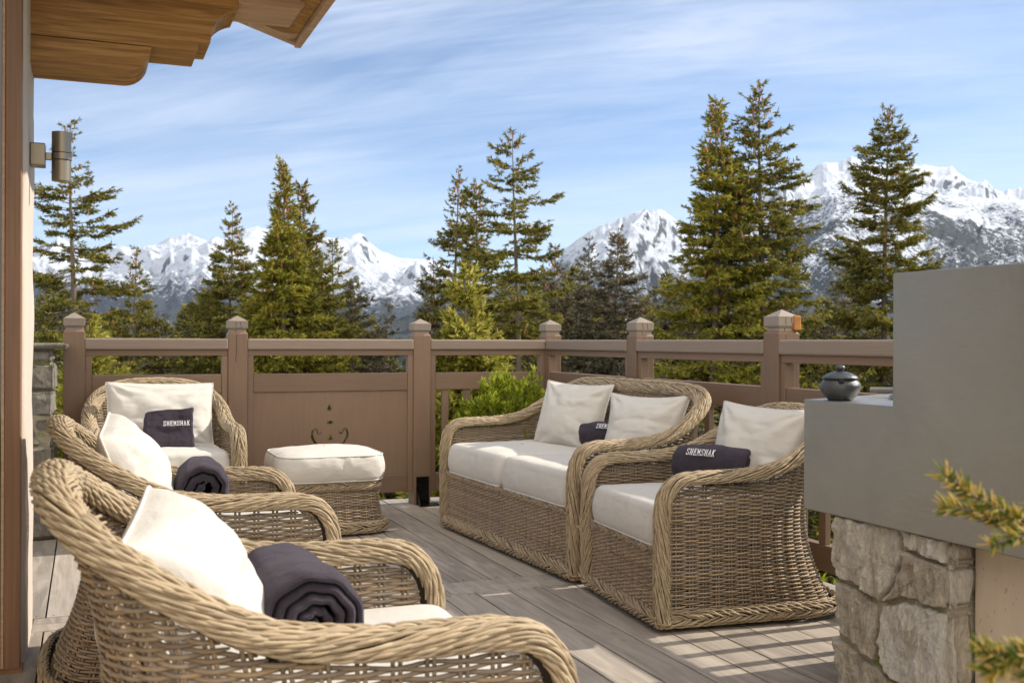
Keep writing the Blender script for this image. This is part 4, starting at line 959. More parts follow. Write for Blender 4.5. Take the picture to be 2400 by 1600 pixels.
# (y_hi(left in view), y_lo, z0, z1)
def quad_block(mb, poly, x0, depth, seed, amp=0.016, tilt=0.0):
    """hewn block whose west face is an irregular polygon (y,z)"""
    P = np.array(poly, float); c = P.mean(0); n = 15
    per = []
    for (a, b_) in zip(P, np.roll(P, -1, 0)):
        k = max(3, int(np.linalg.norm(b_-a)/0.008)); per += [a+(b_-a)*t for t in np.linspace(0, 1, k, endpoint=False)]
    per = np.array(per); per = per + (c-per)/np.linalg.norm(c-per, axis=1, keepdims=True)*0.004
    per += np.stack([fbm(per[:, 0]*30+seed, per[:, 1]*30, 3, seed), fbm(per[:, 0]*30, per[:, 1]*30+seed, 3, seed+1)], 1)*0.007
    rings = []
    for f in np.concatenate([np.linspace(0, .93, 22), [.96, .985, 1.0]]):
        q = c + (per-c)*f; rise = fbm(q[:, 0]*9+seed*5, q[:, 1]*9+seed, 6, seed, gain=0.58)*amp
        fac = np.abs(fbm(q[:, 0]*16+seed*2, q[:, 1]*9+q[:, 0]*14, 5, seed+7, ridged=True, gain=.6))*amp*1.1
        edge = max(0, (f-0.93)/0.07); x = x0 - rise - fac + 0.013*edge**2
        rings.append(np.column_stack([x, q[:, 0], q[:, 1]]))
    rings.append(np.column_stack([np.full(len(per), x0+0.03), per])); rings.append(np.column_stack([np.full(len(per), x0+depth), per]))
    mb.grid(np.stack(rings), closed_v=True)
blocks = [
 [(2.620, 0.561), (2.345, 0.561), (2.335, 0.47), (2.365, 0.395), (2.42, 0.335), (2.50, 0.365), (2.60, 0.372), (2.628, 0.40)],
 [(2.335, 0.561), (2.168, 0.561), (2.168, 0.500), (2.25, 0.505), (2.325, 0.515)],
 [(2.322, 0.508), (2.25, 0.497), (2.168, 0.492), (2.168, 0.375), (2.24, 0.372), (2.33, 0.375), (2.405, 0.335), (2.355, 0.40), (2.328, 0.47)],
 [(2.615, 0.362), (2.50, 0.355), (2.435, 0.33), (2.432, 0.20), (2.44, 0.165), (2.50, 0.175), (2.60, 0.205), (2.618, 0.25)],
 [(2.425, 0.33), (2.32, 0.365), (2.168, 0.365), (2.168, 0.115), (2.30, 0.112), (2.40, 0.145), (2.422, 0.19)],
 [(2.615, 0.19), (2.50, 0.16), (2.435, 0.15), (2.38, 0.125), (2.30, 0.10), (2.25, 0.0), (2.615, 0.0)],
 [(2.29, 0.10), (2.168, 0.105), (2.168, 0.0), (2.24, 0.0)]]
for i, p in enumerate(blocks): quad_block(mb, p, XS+0.012, 0.08, 100+i*7, 0.017)
loc(mb).build('stone_blocks', STONE, bbq, smooth=False)
# south return of the stonework
mb = MB()
for i, (z0, z1) in enumerate(((0.0, 0.105), (0.11, 0.37), (0.376, 0.492), (0.497, 0.561))):
    rough_block(mb, XS+0.02, XS+0.10, 2.150, 2.30, z0, z1, 140+i, 0.012)
loc(mb).build('stone_return', STONE, bbq, smooth=False)
mb = MB(); mb.box(XS+0.028, 2.70, 2.162, 2.608, 0.0, 0.5595); loc(mb).build('mortar_core', MORTAR, bbq)
mb = MB(); mb.box(2.42, 2.66, 2.61, 2.925, 0.0, 0.5597); loc(mb).build('rear_base', STONE2, bbq)
mb = MB(); mb.box(XS+0.099, XS+0.125, 1.0, 2.15, 0.0, 0.5597); loc(mb).build('travertine_panel', TRAV, bbq)
# handle rail of the grill beyond the pot
mb = MB(); tube_path(mb, [(2.40, 2.80, 0.925), (2.46, 2.68, 0.927), (2.52, 2.5, 0.93), (2.54, 2.36, 0.931)], 0.010, 10); 
loc(mb).build('grill_handle', STEEL, bbq, True)
mb = MB(); mb.lathe([(0, 0.022), (0.016, 0.020), (0.026, 0.010), (0.028, 0.0)], 16, (0, 0, 0)); k = mb.build('control_knob', STEEL, bbq, True, loc=(2.36-2.4, 2.63-2.3, 0.902))
# covered stoneware pot
px_ = (2.158, 2.655)
pot = empty('stoneware_pot', (px_[0], px_[1], 0.9025)); tag(pot, 'dark glazed round pot with its lid on, standing on the steel worktop', 'pot')
mb = MB(); mb.lathe([(0.0, 0.0), (0.036, 0.0), (0.038, 0.003), (0.050, 0.014), (0.060, 0.030), (0.0625, 0.042), (0.058, 0.054), (0.050, 0.062), (0.047, 0.066), (0.0, 0.066)], 48); bd = mb.build('body', CERAMIC, pot, True)
mb = MB(); mb.lathe([(0.0, 0.066), (0.054, 0.066), (0.0555, 0.0685), (0.050, 0.074), (0.034, 0.083), (0.016, 0.088), (0.0, 0.089)], 48); ld = mb.build('lid', CERAMIC, pot, True)
mb = MB(); mb.lathe([(0.008, 0.087), (0.009, 0.092), (0.0145, 0.096), (0.0155, 0.101), (0.012, 0.106), (0.0, 0.108)], 24); mb.build('knob', CERAMIC, ld, True)
mb = MB(); mb.box(-0.008, 0.008, -0.0575, -0.046, 0.057, 0.0664); mb.build('spoon_notch', BLACKM, bd, loc=(-0.012, 0, 0)).rotation_euler = (0, 0, math.radians(-25))
HAZE = 2.6e-5
# ================================================================ conifers
def conifer(seed, H, prof, base_clear=0.0, wh=0.42, nb=6, spray=(0.17, 0.036), dens=1.0, gap=0.15, droop=0.35, upper_up=0.5, cones=0, irregular=0.3, lean=0.0, hang=0.95, twigstep=0.16, trunk_r=None, blades=5):
    g = np.random.default_rng(seed); fol, wood, con = MB(), MB(), MB()
    tr = trunk_r or H*0.0125
    zs = np.linspace(-0.5, H, 24); sway = np.stack([lean*zs + 0.012*H*np.sin(zs/H*4+seed), 0.008*H*np.cos(zs/H*3+seed)], 1); sway -= sway[0]
    def ctr(z): return np.array([np.interp(z, zs, sway[:, 0]), np.interp(z, zs, sway[:, 1])])
    P = np.column_stack([sway, zs]); wood.tubes(P, np.broadcast_to([1.0, 0, 0], P.shape), np.maximum(tr*(1-zs/H)**0.85, 0.012), 8)
    z = base_clear; TP, TD, TL, TW = [], [], [], []; bp, br = [], []
    while z < H-0.12:
        f = z/H; k = max(3, int(nb*(1.0 if f < 0.85 else 0.75)))
        a0 = g.uniform(0, 2*PI)
        for j in range(k):
            if g.random() < gap*0.55: continue
            az = a0 + 2*PI*j/k + g.uniform(-.35, .35); L = float(np.interp(f, prof[0], prof[1]))*g.uniform(1-irregular, 1+irregular*0.7)
            L *= 1.08*(1 + 0.24*math.sin(az*2+seed+f*9))
            if L < 0.08: L = 0.08
            el = -droop*(1-f)**0.7 + upper_up*f**2.2 + g.uniform(-.22, .2)
            n = 8; t = np.linspace(0, 1, n); zb = z + g.uniform(-.55, .55)*wh
            r = L*t; dz = L*(np.sin(el)*t - 0.10*np.sin(t*PI)*(1-f) + 0.16*t**3*(1-f*0.5))
            c = ctr(zb); B = np.stack([c[0]+np.cos(az)*r*np.cos(el), c[1]+np.sin(az)*r*np.cos(el), zb+dz], 1)
            B[1:] += g.normal(0, 0.02*L, (n-1, 3))*t[1:, None]
            bp.append(B); br.append(np.maximum(tr*0.22*(1-f*0.6)*(1-t*0.85)*min(1, L/1.2), 0.006))
            # twigs both sides
            m = max(3, int(L/twigstep*dens*2.1)); tt = g.uniform(0.10 if L > 0.6 else 0.0, 1.0, m); tt = 0.06 + 0.94*tt**0.8
            base = np.stack([np.interp(tt, t, B[:, i]) for i in range(3)], 1)
            sd_ = np.where(g.random(m) < 0.5, 1, -1); fwd = g.uniform(0.45, 1.25, m)
            ang = az + sd_*fwd; tl = (0.36*L*(1.05-tt)*g.uniform(.6, 1.3, m)+0.22*min(1, L))
            dn = -g.uniform(0.05, hang, m)*(1-f*0.9) + 0.25*f
            D = np.stack([np.cos(ang), np.sin(ang), dn], 1); D /= np.linalg.norm(D, axis=1, keepdims=True)
            TP.append(base); TD.append(D); TL.append(tl)
            # tip continues
            TP.append(B[-1:]); d = B[-1]-B[-2]; TD.append((d/np.linalg.norm(d))[None]); TL.append(np.array([0.12+0.05*L]))
            if cones and f > 0.45 and g.random() < cones*(0.4+f):
                for q in range(g.integers(1, 4)):
                    tq = g.uniform(0.55, 1.0); p = np.array([np.interp(tq, t, B[:, i]) for i in range(3)]) + g.uniform(-.08, .08, 3)
                    h_, r_ = g.uniform(.12, .20), g.uniform(.024, .036)
                    fol.add(np.array([(0,0,0),(r_,0,-h_*.4),(0,r_,-h_*.4),(-r_,0,-h_*.4),(0,-r_,-h_*.4),(0,0,-h_)])+p, T=[[0,1,2],[0,2,3],[0,3,4],[0,4,1],[5,2,1],[5,3,2],[5,4,3],[5,1,4]], m=1)
        z += wh*(1.0-0.55*f)*g.uniform(.75, 1.25)
    bp = np.array(bp); br = np.array(br); wood.tubes(bp, np.broadcast_to([0.05, 0.03, 1.0], bp.shape), br, 4)
    TP, TD, TL = np.concatenate(TP), np.concatenate(TD), np.concatenate(TL)
    # sprays along twigs
    cnt = np.maximum(1, np.round(TL/(spray[0]*0.42)*dens)).astype(int); idx = np.repeat(np.arange(len(TP)), cnt*blades); M = len(idx)
    q = g.random(M); base = TP[idx] + TD[idx]*(TL[idx]*q)[:, None]
    d = TD[idx] + g.normal(0, 0.42, (M, 3)); d[:, 2] -= 0.38*(1-base[:, 2]/H); d /= np.linalg.norm(d, axis=1, keepdims=True)
    sdv = np.cross(d, g.normal(0, 1, (M, 3))); sdv /= np.linalg.norm(sdv, axis=1, keepdims=True)
    l = spray[0]*g.uniform(.55, 1.15, M)[:, None]; w = spray[1]*g.uniform(.6, 1.3, M)[:, None]
    p0 = base - d*l*0.12; p1 = base + d*l*0.42 + sdv*w/2; p2 = base + d*l*0.95; p3 = base + d*l*0.42 - sdv*w/2
    fol.add(np.stack([p0, p1, p2, p3], 1).reshape(-1, 3), np.arange(M*4).reshape(-1, 4))
    # leader
    return fol, wood, con
def place_tree(o, px, ytop, Z, H0, zb=None):
    pass
TREE_G = 'spruce trees beyond the railing'
def tree(label, px, ytop, Z, seed, prof, mat_, name='spruce_tree', cat='spruce', rot=0.0, group=TREE_G, **k):
    x, y, zt = at(px, ytop, Z); zb = float(ground_z(np.array([x]), np.array([y]))[0]) - 0.1
    H = zt-zb
    f, w, c = conifer(seed, H, (prof[0], [v*Z/2481 for v in prof[1]]), **k)
    root = empty(name, (x, y, zb), rot); tag(root, label, cat, group)
    w.build('trunk', BARK, root, True); f.build('crown', [mat_, CONE], root)
    return root, H
# crown radii are given in pixels at the tree's distance, from foot (0) to tip (1)
def pr(*a): return ([q[0] for q in a], [q[1] for q in a])
DZ = 1.0
tree('tall irregular spruce with long uneven limbs and bare gaps, behind the wall lamp', 185, 290, 34, 1, pr((0, 120), (.45, 118), (.62, 105), (.72, 95), (.8, 62), (.9, 34), (1, 8)), NEEDLE, gap=.30, irregular=.5, cones=.5, nb=6, wh=.62, dens=.95)
tree('slim little spruce just right of the irregular one at the left', 330, 592, 38, 2, pr((0, 90), (.5, 62), (.75, 34), (.9, 14), (1, 4)), NEEDLE, nb=6, wh=.5, cones=.3)
tree('grey-green spruce at the far left, half hidden by the house wall', 128, 640, 42, 3, pr((0, 120), (.5, 90), (.8, 50), (1, 6)), NEEDLE_G, nb=7, dens=1.1)
tree('medium open spruce left of the dense green pair', 533, 486, 40, 4, pr((0, 140), (.4, 120), (.62, 84), (.8, 44), (.92, 14), (1, 4)), NEEDLE, nb=7, wh=.46, gap=.2, cones=.5)
tree('dense yellow-green spruce, taller of the pair left of the young fir', 648, 372, 30, 5, pr((0, 150), (.35, 122), (.55, 92), (.66, 70), (.76, 44), (.84, 24), (.92, 11), (1, 3)), NEEDLE_Y, nb=8, wh=.34, gap=.08, cones=.8, dens=1.25, irregular=.22)
tree('dense spruce with a slightly lower tip, right half of the leafy pair', 706, 432, 32, 6, pr((0, 160), (.35, 124), (.55, 92), (.68, 62), (.78, 38), (.88, 22), (.95, 9), (1, 3)), NEEDLE, nb=8, wh=.36, gap=.12, cones=.5, dens=1.15, irregular=.3)
tree('narrow spruce leaning out of the right flank of the dense pair', 788, 560, 36, 7, pr((0, 110), (.5, 82), (.75, 52), (.9, 22), (1, 4)), NEEDLE, nb=6, wh=.45, gap=.2)
tree('low dark spruce right of the dense pair, before the snowy ridge', 838, 668, 34, 8, pr((0, 110), (.5, 80), (.8, 40), (1, 4)), NEEDLE_G, nb=7, wh=.42)
tree('smallest spruce tip standing before the blue slope', 912, 716, 38, 9, pr((0, 60), (.6, 36), (1, 4)), NEEDLE_G, nb=6, wh=.45)
tree('slim spruce with thin tip left of the bare-limbed tall one', 1066, 398, 36, 10, pr((0, 100), (.35, 80), (.55, 62), (.7, 50), (.85, 30), (.94, 14), (1, 5)), NEEDLE, nb=6, wh=.42, gap=.2, cones=.6)
tree('slender spruce just right of the slim one, sharing its crown', 1102, 424, 35, 11, pr((0, 90), (.4, 72), (.6, 50), (.8, 32), (.93, 14), (1, 4)), NEEDLE, nb=6, wh=.40, gap=.15, cones=.6)
tree('small dark spruce left of the young fir', 1010, 602, 38, 12, pr((0, 90), (.5, 60), (.8, 34), (1, 4)), NEEDLE_G, nb=6, wh=.45)
tree('tall open spruce with bare grey trunk and long level limbs, behind the corner post', 1208, 318, 33, 13, pr((0, 130), (.3, 128), (.5, 108), (.62, 118), (.70, 92), (.80, 70), (.88, 62), (.95, 26), (1, 6)), NEEDLE, gap=.28, irregular=.42, cones=.55, nb=6, wh=.60, dens=1.0)
tree('dark pointed spruce first right of the bare-limbed tall one', 1312, 572, 40, 14, pr((0, 100), (.5, 70), (.75, 42), (.9, 16), (1, 4)), NEEDLE_G, nb=7, wh=.42, cones=.4)
tree('dark spruce second right of the bare-limbed tall one', 1388, 566, 42, 15, pr((0, 110), (.5, 80), (.75, 46), (.9, 18), (1, 4)), NEEDLE_G, nb=7, wh=.42)
tree('dark spruce in front of the middle peak, broad below', 1447, 532, 38, 16, pr((0, 130), (.5, 92), (.72, 60), (.88, 26), (1, 4)), NEEDLE_G, nb=7, wh=.42, cones=.3)
tree('low shadowy spruce left of the tallest pair', 1588, 645, 42, 17, pr((0, 110), (.5, 80), (.8, 42), (1, 5)), NEEDLE_G, nb=7, wh=.42)
tree('very tall spruce, left one of the tallest pair, heavy with cones', 1662, 222, 30, 18, pr((0, 150), (.25, 140), (.42, 112), (.55, 96), (.68, 84), (.8, 52), (.9, 24), (.96, 11), (1, 3)), NEEDLE_Y, nb=7, wh=.42, gap=.16, cones=.8, irregular=.32)
tree('second spire growing from the left one of the tallest pair', 1688, 238, 30.6, 19, pr((0, 60), (.3, 70), (.55, 60), (.75, 44), (.9, 22), (1, 4)), NEEDLE, nb=6, wh=.45, gap=.2, cones=.8)
tree('tallest spruce of all, its limbs reaching far right', 1792, 190, 31, 20, pr((0, 190), (.25, 165), (.42, 138), (.55, 112), (.68, 98), (.8, 66), (.9, 34), (.96, 16), (1, 4)), NEEDLE, nb=7, wh=.46, gap=.22, cones=.6, irregular=.4)
tree('small spruce spire between the tallest pair and the right-hand spruce', 1984, 600, 44, 21, pr((0, 90), (.5, 60), (.8, 32), (1, 4)), NEEDLE_G, nb=6, wh=.42)
tree('tall spruce at the right with a ragged top, above the steel hood', 2088, 262, 33, 22, pr((0, 200), (.3, 150), (.45, 128), (.58, 92), (.68, 66), (.78, 62), (.86, 66), (.93, 34), (1, 6)), NEEDLE, nb=7, wh=.42, gap=.16, cones=.35, irregular=.38, dens=1.1)
# filler wood further down the slope: individual trees, four shared shapes
protos = []
for s in range(4):
    protos.append(conifer(200+s, 11.0, ([0, .4, .7, .9, 1], [2.3, 1.75, 1.05, .45, .06]), nb=7, wh=.46, gap=.12, spray=(.34, .075), dens=.8, twigstep=.2, irregular=.3))
pm_ = [(f.mesh('filler_crown', NEEDLE_G if i % 2 else NEEDLE), w.mesh('filler_trunk', BARK, True)) for i, (f, w, c) in enumerate(protos)]
g = np.random.default_rng(77)
fill = []
for px in np.arange(60, 2420, 62):
    fill.append((px + g.uniform(-26, 26), 745 + g.uniform(-45, 40) - (75 if 1130 < px < 1650 else 0), 48 + g.uniform(-5, 16)))
for px in np.arange(70, 900, 52): fill.append((px + g.uniform(-20, 20), 722 + g.uniform(-40, 30), 44+g.uniform(0, 10)))
for px in np.arange(1160, 2200, 58): fill.append((px + g.uniform(-20, 20), 700 + g.uniform(-30, 60), 46+g.uniform(0, 8)))
bays = [(-99, 150, 'left of the first railing post'), (150, 545, 'above the first railing bay'), (545, 985, 'above the scroll-panel bay'), (985, 1280, 'above the bay before the corner post'), (1280, 1500, 'above the first bay after the corner'), (1500, 1850, 'above the sofa side railing bay'), (1850, 2090, 'above the railing beside the pot')]
ords = ['leftmost', 'second from left', 'third from left', 'fourth from left', 'fifth from left', 'sixth from left', 'seventh from left', 'eighth from left', 'ninth from left', 'tenth from left', 'eleventh from left', 'twelfth from left', 'thirteenth from left', 'fourteenth from left', 'fifteenth from left', 'sixteenth from left']
fill = sorted(f_ for f_ in fill if f_[0] < 2085); cnt_ = {}
for i, (px, yt, Z) in enumerate(fill):
    if 880 < px < 1000 and yt < 790: yt = 775 + g.uniform(0, 20)
    x, y, zt = at(px, yt, Z); zb = float(ground_z(np.array([x]), np.array([y]))[0])-0.1
    s = (zt-zb)/11.0; root = empty('spruce_tree', (x, y, zb), g.uniform(0, 6.28)); root.scale = (s*g.uniform(.95, 1.25),)*2 + (s,)
    k = i % 4
    for nm, me in (('crown', pm_[k][0]), ('trunk', pm_[k][1])):
        o = bpy.data.objects.new(nm, me); COL.objects.link(o); o.parent = root
    bay = next(b_[2] for b_ in bays if b_[0] <= px < b_[1]); kd = 'greenish' if k % 2 == 0 else 'grey-green'; q_ = cnt_.get((bay, kd), 0); cnt_[(bay, kd)] = q_+1
    tag(root, '%s of the low %s spruces %s' % (ords[q_], kd, bay), 'spruce', 'low spruces filling the wood beyond the railing')
bank = [(1032, 985, 12.5, 'small spruce on the bank seen through the balusters left of the sofa'), (1120, 960, 14.0, 'small spruce on the bank right behind the potted pine'), (1890, 1010, 12.0, 'small spruce on the bank between the right armchair and the steel counter'), (1955, 985, 13.5, 'small spruce on the bank just left of the stone base'), (1780, 960, 14.0, 'small spruce on the bank behind the right armchair'), (1640, 940, 15.0, 'small spruce on the bank behind the near end of the sofa'), (600, 950, 13.0, 'small spruce on the bank behind the far armchair and panel'), (900, 960, 13.0, 'small spruce on the bank seen under the scroll panel')]
for i, (px, yt, Z, lb) in enumerate(bank):
    x, y, zt = at(px, yt, Z); zb = float(ground_z(np.array([x]), np.array([y]))[0])-0.1
    s = (zt-zb)/11.0; root = empty('spruce_tree', (x, y, zb), i*1.1); root.scale = (s*1.9, s*1.9, s)
    for nm, me in (('crown', pm_[i % 4][0]), ('trunk', pm_[i % 4][1])):
        o = bpy.data.objects.new(nm, me); COL.objects.link(o); o.parent = root
    tag(root, lb, 'spruce', 'small spruces on the bank below the deck')
# young fir just outside the corner, and another at the left
def fir(label, px, ytop, Z, seed, base_z, rad, **k):
    x, y, zt = at(px, ytop, Z); H = zt-base_z
    f, w, c = conifer(seed, H, ([0, .3, .5, .66, .78, .86, .93, 1], [v*rad for v in (1.25, 1.1, .95, .72, .5, .18, .05, .03)]), base_clear=H*.25, nb=7, wh=.17, spray=(.085, .024), dens=2.3, gap=.03, droop=-.10, upper_up=.75, irregular=.18, hang=.12, twigstep=.075, trunk_r=.03, blades=4, **k)
    # needle-clad leader
    root = empty('young_fir', (x, y, base_z)); tag(root, label, 'fir', 'young yellow-green firs'); w.build('trunk', BARK, root, True); f.build('crown', NEEDLE_FIR, root); return root
fir('bright yellow-green young fir with a long leader, just outside the far railing', 1078, 640, 9.6, 301, -1.9, 0.53)
fir('young golden fir half hidden behind the far-left railing post', 212, 762, 9.0, 302, -1.9, 0.34)
# low shrubs seen through and under the railing
def shrub(seed, R, H, spray=(.10, .022), n=340, mat_=None):
    g = np.random.default_rng(seed); fol, wood = MB(), MB()
    bp = []
    for i in range(n):
        a = g.uniform(0, 2*PI); r = R*math.sqrt(g.random()); hh = H*(1-(r/R)**2*.6)*g.uniform(.6, 1.08)
        p1 = np.array([r*math.cos(a), r*math.sin(a), hh]); p0 = p1*np.array([.35, .35, .15]); mid = (p0+p1)/2+[0, 0, -.05]
        if i < n//3: bp.append(np.array([p0, mid*[1, 1, .8], (mid+p1)/2, p1]))
        # upright candle with radial needles
        m = 90; L = g.uniform(.10, .19); t = g.random(m); ax = np.array([math.cos(a)*.35*r/R, math.sin(a)*.35*r/R, 1.0]) + g.normal(0, .12, 3); ax /= np.linalg.norm(ax)
        base = p1 + ax*(L*(t-.5))[:, None]; th = g.uniform(0, 2*PI, m); e1 = np.cross(ax, [1, .2, 0]); e1 /= np.linalg.norm(e1); e2 = np.cross(ax, e1)
        d = (e1*np.cos(th)[:, None] + e2*np.sin(th)[:, None])*.75 + ax*(.55+.5*t)[:, None]; d /= np.linalg.norm(d, axis=1, keepdims=True)
        sdv = np.cross(d, g.normal(0, 1, (m, 3))); sdv /= np.linalg.norm(sdv, axis=1, keepdims=True)
        l = spray[0]*.62*g.uniform(.7, 1.1, m)[:, None]; w = spray[1]*.22
        p = np.stack([base, base+d*l*.5+sdv*w, base+d*l, base+d*l*.5-sdv*w], 1).reshape(-1, 3); fol.add(p, np.arange(m*4).reshape(-1, 4))
    bp = np.array(bp); wood.tubes(bp, np.broadcast_to([.3, .2, .9], bp.shape), .006, 4)
    return fol, wood
f, w = shrub(401, .38, .60, n=330, spray=(.075, .02))
pt = empty('mountain_pine', (2.50, 6.25, 0.22)); tag(pt, 'bushy bright green dwarf pine in the railing corner behind the sofa', 'pine'); f.build('foliage', NEEDLE_MUGO, pt); w.build('stems', BARK, pt)
mb = MB(); mb.lathe([(0, 0), (0.13, 0), (0.17, 0.22), (0.185, 0.22), (0.185, 0.25), (0.16, 0.25), (0.155, 0.23), (0, 0.23)], 32); mb.build('planter', FRAME_T, pt, True, loc=(0, 0, -0.218))
f2, w2 = shrub(402, .8, .75, n=420); fm, wm = f2.mesh('shrub_foliage', NEEDLE_MUGO), w2.mesh('shrub_stems', BARK)
PL = ['dwarf pine on the bank right behind the post with the black bracket', 'dwarf pine on the bank behind the scroll panel', 'dwarf pine beyond the far railing, between scroll panel and corner post', 'dwarf pine on the bank outside the corner post', 'dwarf pine on the bank behind the far armchair', 'dwarf pine seen through balusters behind the sofa', 'dwarf pine seen through balusters between the right armchair and the barbecue', 'dwarf pine farther down the bank outside the corner post', 'dwarf pine outside the railing at the far end of the sofa', 'dwarf pine farther off, straight beyond the tied post', 'dwarf pine farther off, beyond the far armchair', 'farthest dwarf pine out past the corner post on the right', 'dwarf pine farther down the bank behind the barbecue']
for i, (x, y, s) in enumerate([(2.4, 8.3, 1.3), (0.9, 8.5, 1.4), (1.7, 9.3, 1.5), (3.6, 7.9, 1.2), (-0.3, 8.9, 1.4), (4.4, 5.3, 1.3), (4.5, 3.8, 1.4), (3.4, 9.6, 1.6), (4.6, 6.8, 1.5), (2.6, 10.6, 1.7), (0.3, 10.4, 1.7), (5.4, 8.4, 1.8), (5.6, 4.6, 1.8)]):
    zb = float(ground_z(np.array([x]), np.array([y]))[0]); r = empty('mountain_pine', (x, y, zb), i*1.3); r.scale = (s, s, s)
    for nm, me in (('foliage', fm), ('stems', wm)):
        o = bpy.data.objects.new(nm, me); COL.objects.link(o); o.parent = r
    tag(r, PL[i], 'pine', 'dwarf pines on the bank below the deck')
# spruce sprays leaning in at the right edge, close to the viewer
def needle_twig(fol, wood, pts, seed, n=170, nl=.019, r=.0022):
    g = np.random.default_rng(seed); D = smooth_path(pts, 40); P = D[:, :3]
    tube_path(wood, P, r, 6)
    T = np.gradient(P, axis=0); T /= np.linalg.norm(T, axis=1, keepdims=True); q = g.uniform(0, 39, n); i = q.astype(int)
    base = P[i] + (P[np.minimum(i+1, 39)]-P[i])*(q-i)[:, None]; t = T[i]; th = g.uniform(0, 2*PI, n)
    e1 = np.cross(t, [0, 0, 1.0]); e1 /= np.linalg.norm(e1, axis=1, keepdims=True)+1e-9; e2 = np.cross(t, e1)
    d = (e1*np.cos(th)[:, None]+e2*np.sin(th)[:, None])*.85 + t*g.uniform(.5, 1.1, n)[:, None]; d /= np.linalg.norm(d, axis=1, keepdims=True)
    l = nl*g.uniform(.75, 1.2, n)[:, None]; k = np.linspace(0, 1, 4)[None, :, None]
    L_ = base[:, None] + d[:, None]*l[:, None]*k + np.array([0, 0, 0.12])*l[:, None]*k*k
    fol.tubes(L_, np.broadcast_to([.1, .2, .95], L_.shape), np.array([.0008, .0012, .0010, .0003])[None]*np.ones((n, 1)), 4)
tw = empty('spruce_branch', at(2480, 1330, 1.25)); tag(tw, 'out-of-focus golden spruce branch reaching in from the right edge before the steel counter', 'branch')
tf, tw_ = MB(), MB()
O_ = np.array(at(2480, 1330, 1.25))
def a3(px, py, Z): return tuple(np.array(at(px, py, Z)) - O_)
needle_twig(tf, tw_, [a3(2520, 1290, 1.22), a3(2400, 1222, 1.22), a3(2300, 1172, 1.20), a3(2240, 1135, 1.19), a3(2213, 1112, 1.18)], 1, 330)
needle_twig(tf, tw_, [a3(2460, 1262, 1.22), a3(2380, 1235, 1.24), a3(2290, 1200, 1.24), a3(2215, 1188, 1.25)], 2, 240)
needle_twig(tf, tw_, [a3(2520, 1300, 1.22), a3(2430, 1262, 1.20), a3(2370, 1262, 1.19), a3(2325, 1278, 1.18)], 3, 190)
needle_twig(tf, tw_, [a3(2540, 1180, 1.3), a3(2470, 1190, 1.28), a3(2420, 1200, 1.27)], 4, 120)
tf.build('needles', NEEDLE_TWIG, tw, True); tw_.build('stems', BARK, tw, True)
tw2 = empty('spruce_branch', at(2480, 1330, 1.25)); tag(tw2, 'blurred lower spruce branch tip in the bottom right corner before the travertine panel', 'branch')
tf, tw_ = MB(), MB()
needle_twig(tf, tw_, [a3(2520, 1520, 1.0), a3(2430, 1530, 1.0), a3(2360, 1535, 1.0), a3(2300, 1525, 1.0)], 5, 260)
needle_twig(tf, tw_, [a3(2400, 1535, 1.0), a3(2350, 1556, 1.0), a3(2318, 1575, 1.0)], 6, 110)
needle_twig(tf, tw_, [a3(2520, 1600, 1.0), a3(2450, 1580, 1.0), a3(2400, 1592, 1.0)], 7, 110)
tf.build('needles', NEEDLE_TWIG, tw2, True); tw_.build('stems', BARK, tw2, True)

# ================================================================ mountains
def massif(name, sky_pts, Zr, Zf, zfoot_px, seed, amp, mats, mode, nr=150, step=3.0, spur=1.0, jag=5.0, label=None):
    px0, px1 = sky_pts[0][0], sky_pts[-1][0]; xs = np.arange(px0, px1+step, step)
    ys = np.interp(xs, [p[0] for p in sky_pts], [p[1] for p in sky_pts])
    ys = ys + jag*fbm(xs/26.0, xs*0+seed, 5, seed, ridged=True, gain=.6)
    q = np.concatenate([np.linspace(0, 1, nr), 1+np.linspace(0, .3, 12)[1:]])
    ridge = np.array([at(x, y, Zr) for x, y in zip(xs, ys)]); foot = np.array([at(x, zfoot_px, Zf) for x in xs]); back = ridge + (ridge-foot)*.35; 
    G = np.zeros((len(xs), len(q), 3)); 
    for i, t in enumerate(q):
        if t <= 1:
            p = foot + (ridge-foot)*t; s = t**1.15; p[:, 2] = foot[:, 2] + (ridge[:, 2]-foot[:, 2])*s
        else:
            p = ridge + (back-ridge)*((t-1)/.3); p[:, 2] = ridge[:, 2] - (ridge[:, 2]-foot[:, 2])*(t-1)*1.5
        G[:, i] = p
    lat = np.cumsum(np.concatenate([[0], np.linalg.norm(np.diff(ridge[:, :2], axis=0), axis=1)]))[:, None]*np.ones((1, len(q))); rad = (q*np.linalg.norm((ridge-foot)[:, :2], axis=1).mean())[None]*np.ones((len(xs), 1))
    sc = Zr/6000.0
    wl, wr_ = 520*sc*spur, 1500*sc*spur
    warp = fbm(lat/(900*sc), rad/(900*sc), 3, seed+20)*300*sc
    n1 = fbm((lat+warp)/wl, (rad+warp*.6)/wr_, 7, seed+1, ridged=True, gain=.48)
    n2 = fbm((lat+rad*.5)/(wl*.6), (rad-lat*.3)/(wl*.9), 6, seed+2, ridged=True, gain=.48)
    env = np.clip(1-np.abs(q-.55)/.6, 0, 1)[None]**.6*np.clip((1.0-q)*9, 0.0, 1)[None]
    G[..., 2] += amp*(n1*.62+n2*.22)*env*np.where(q > 1, 0, 1)[None]
    mb = MB(); mb.grid(G); o = mb.build(name, mats, smooth=True); tag(o, label, None, kind='structure'); return o
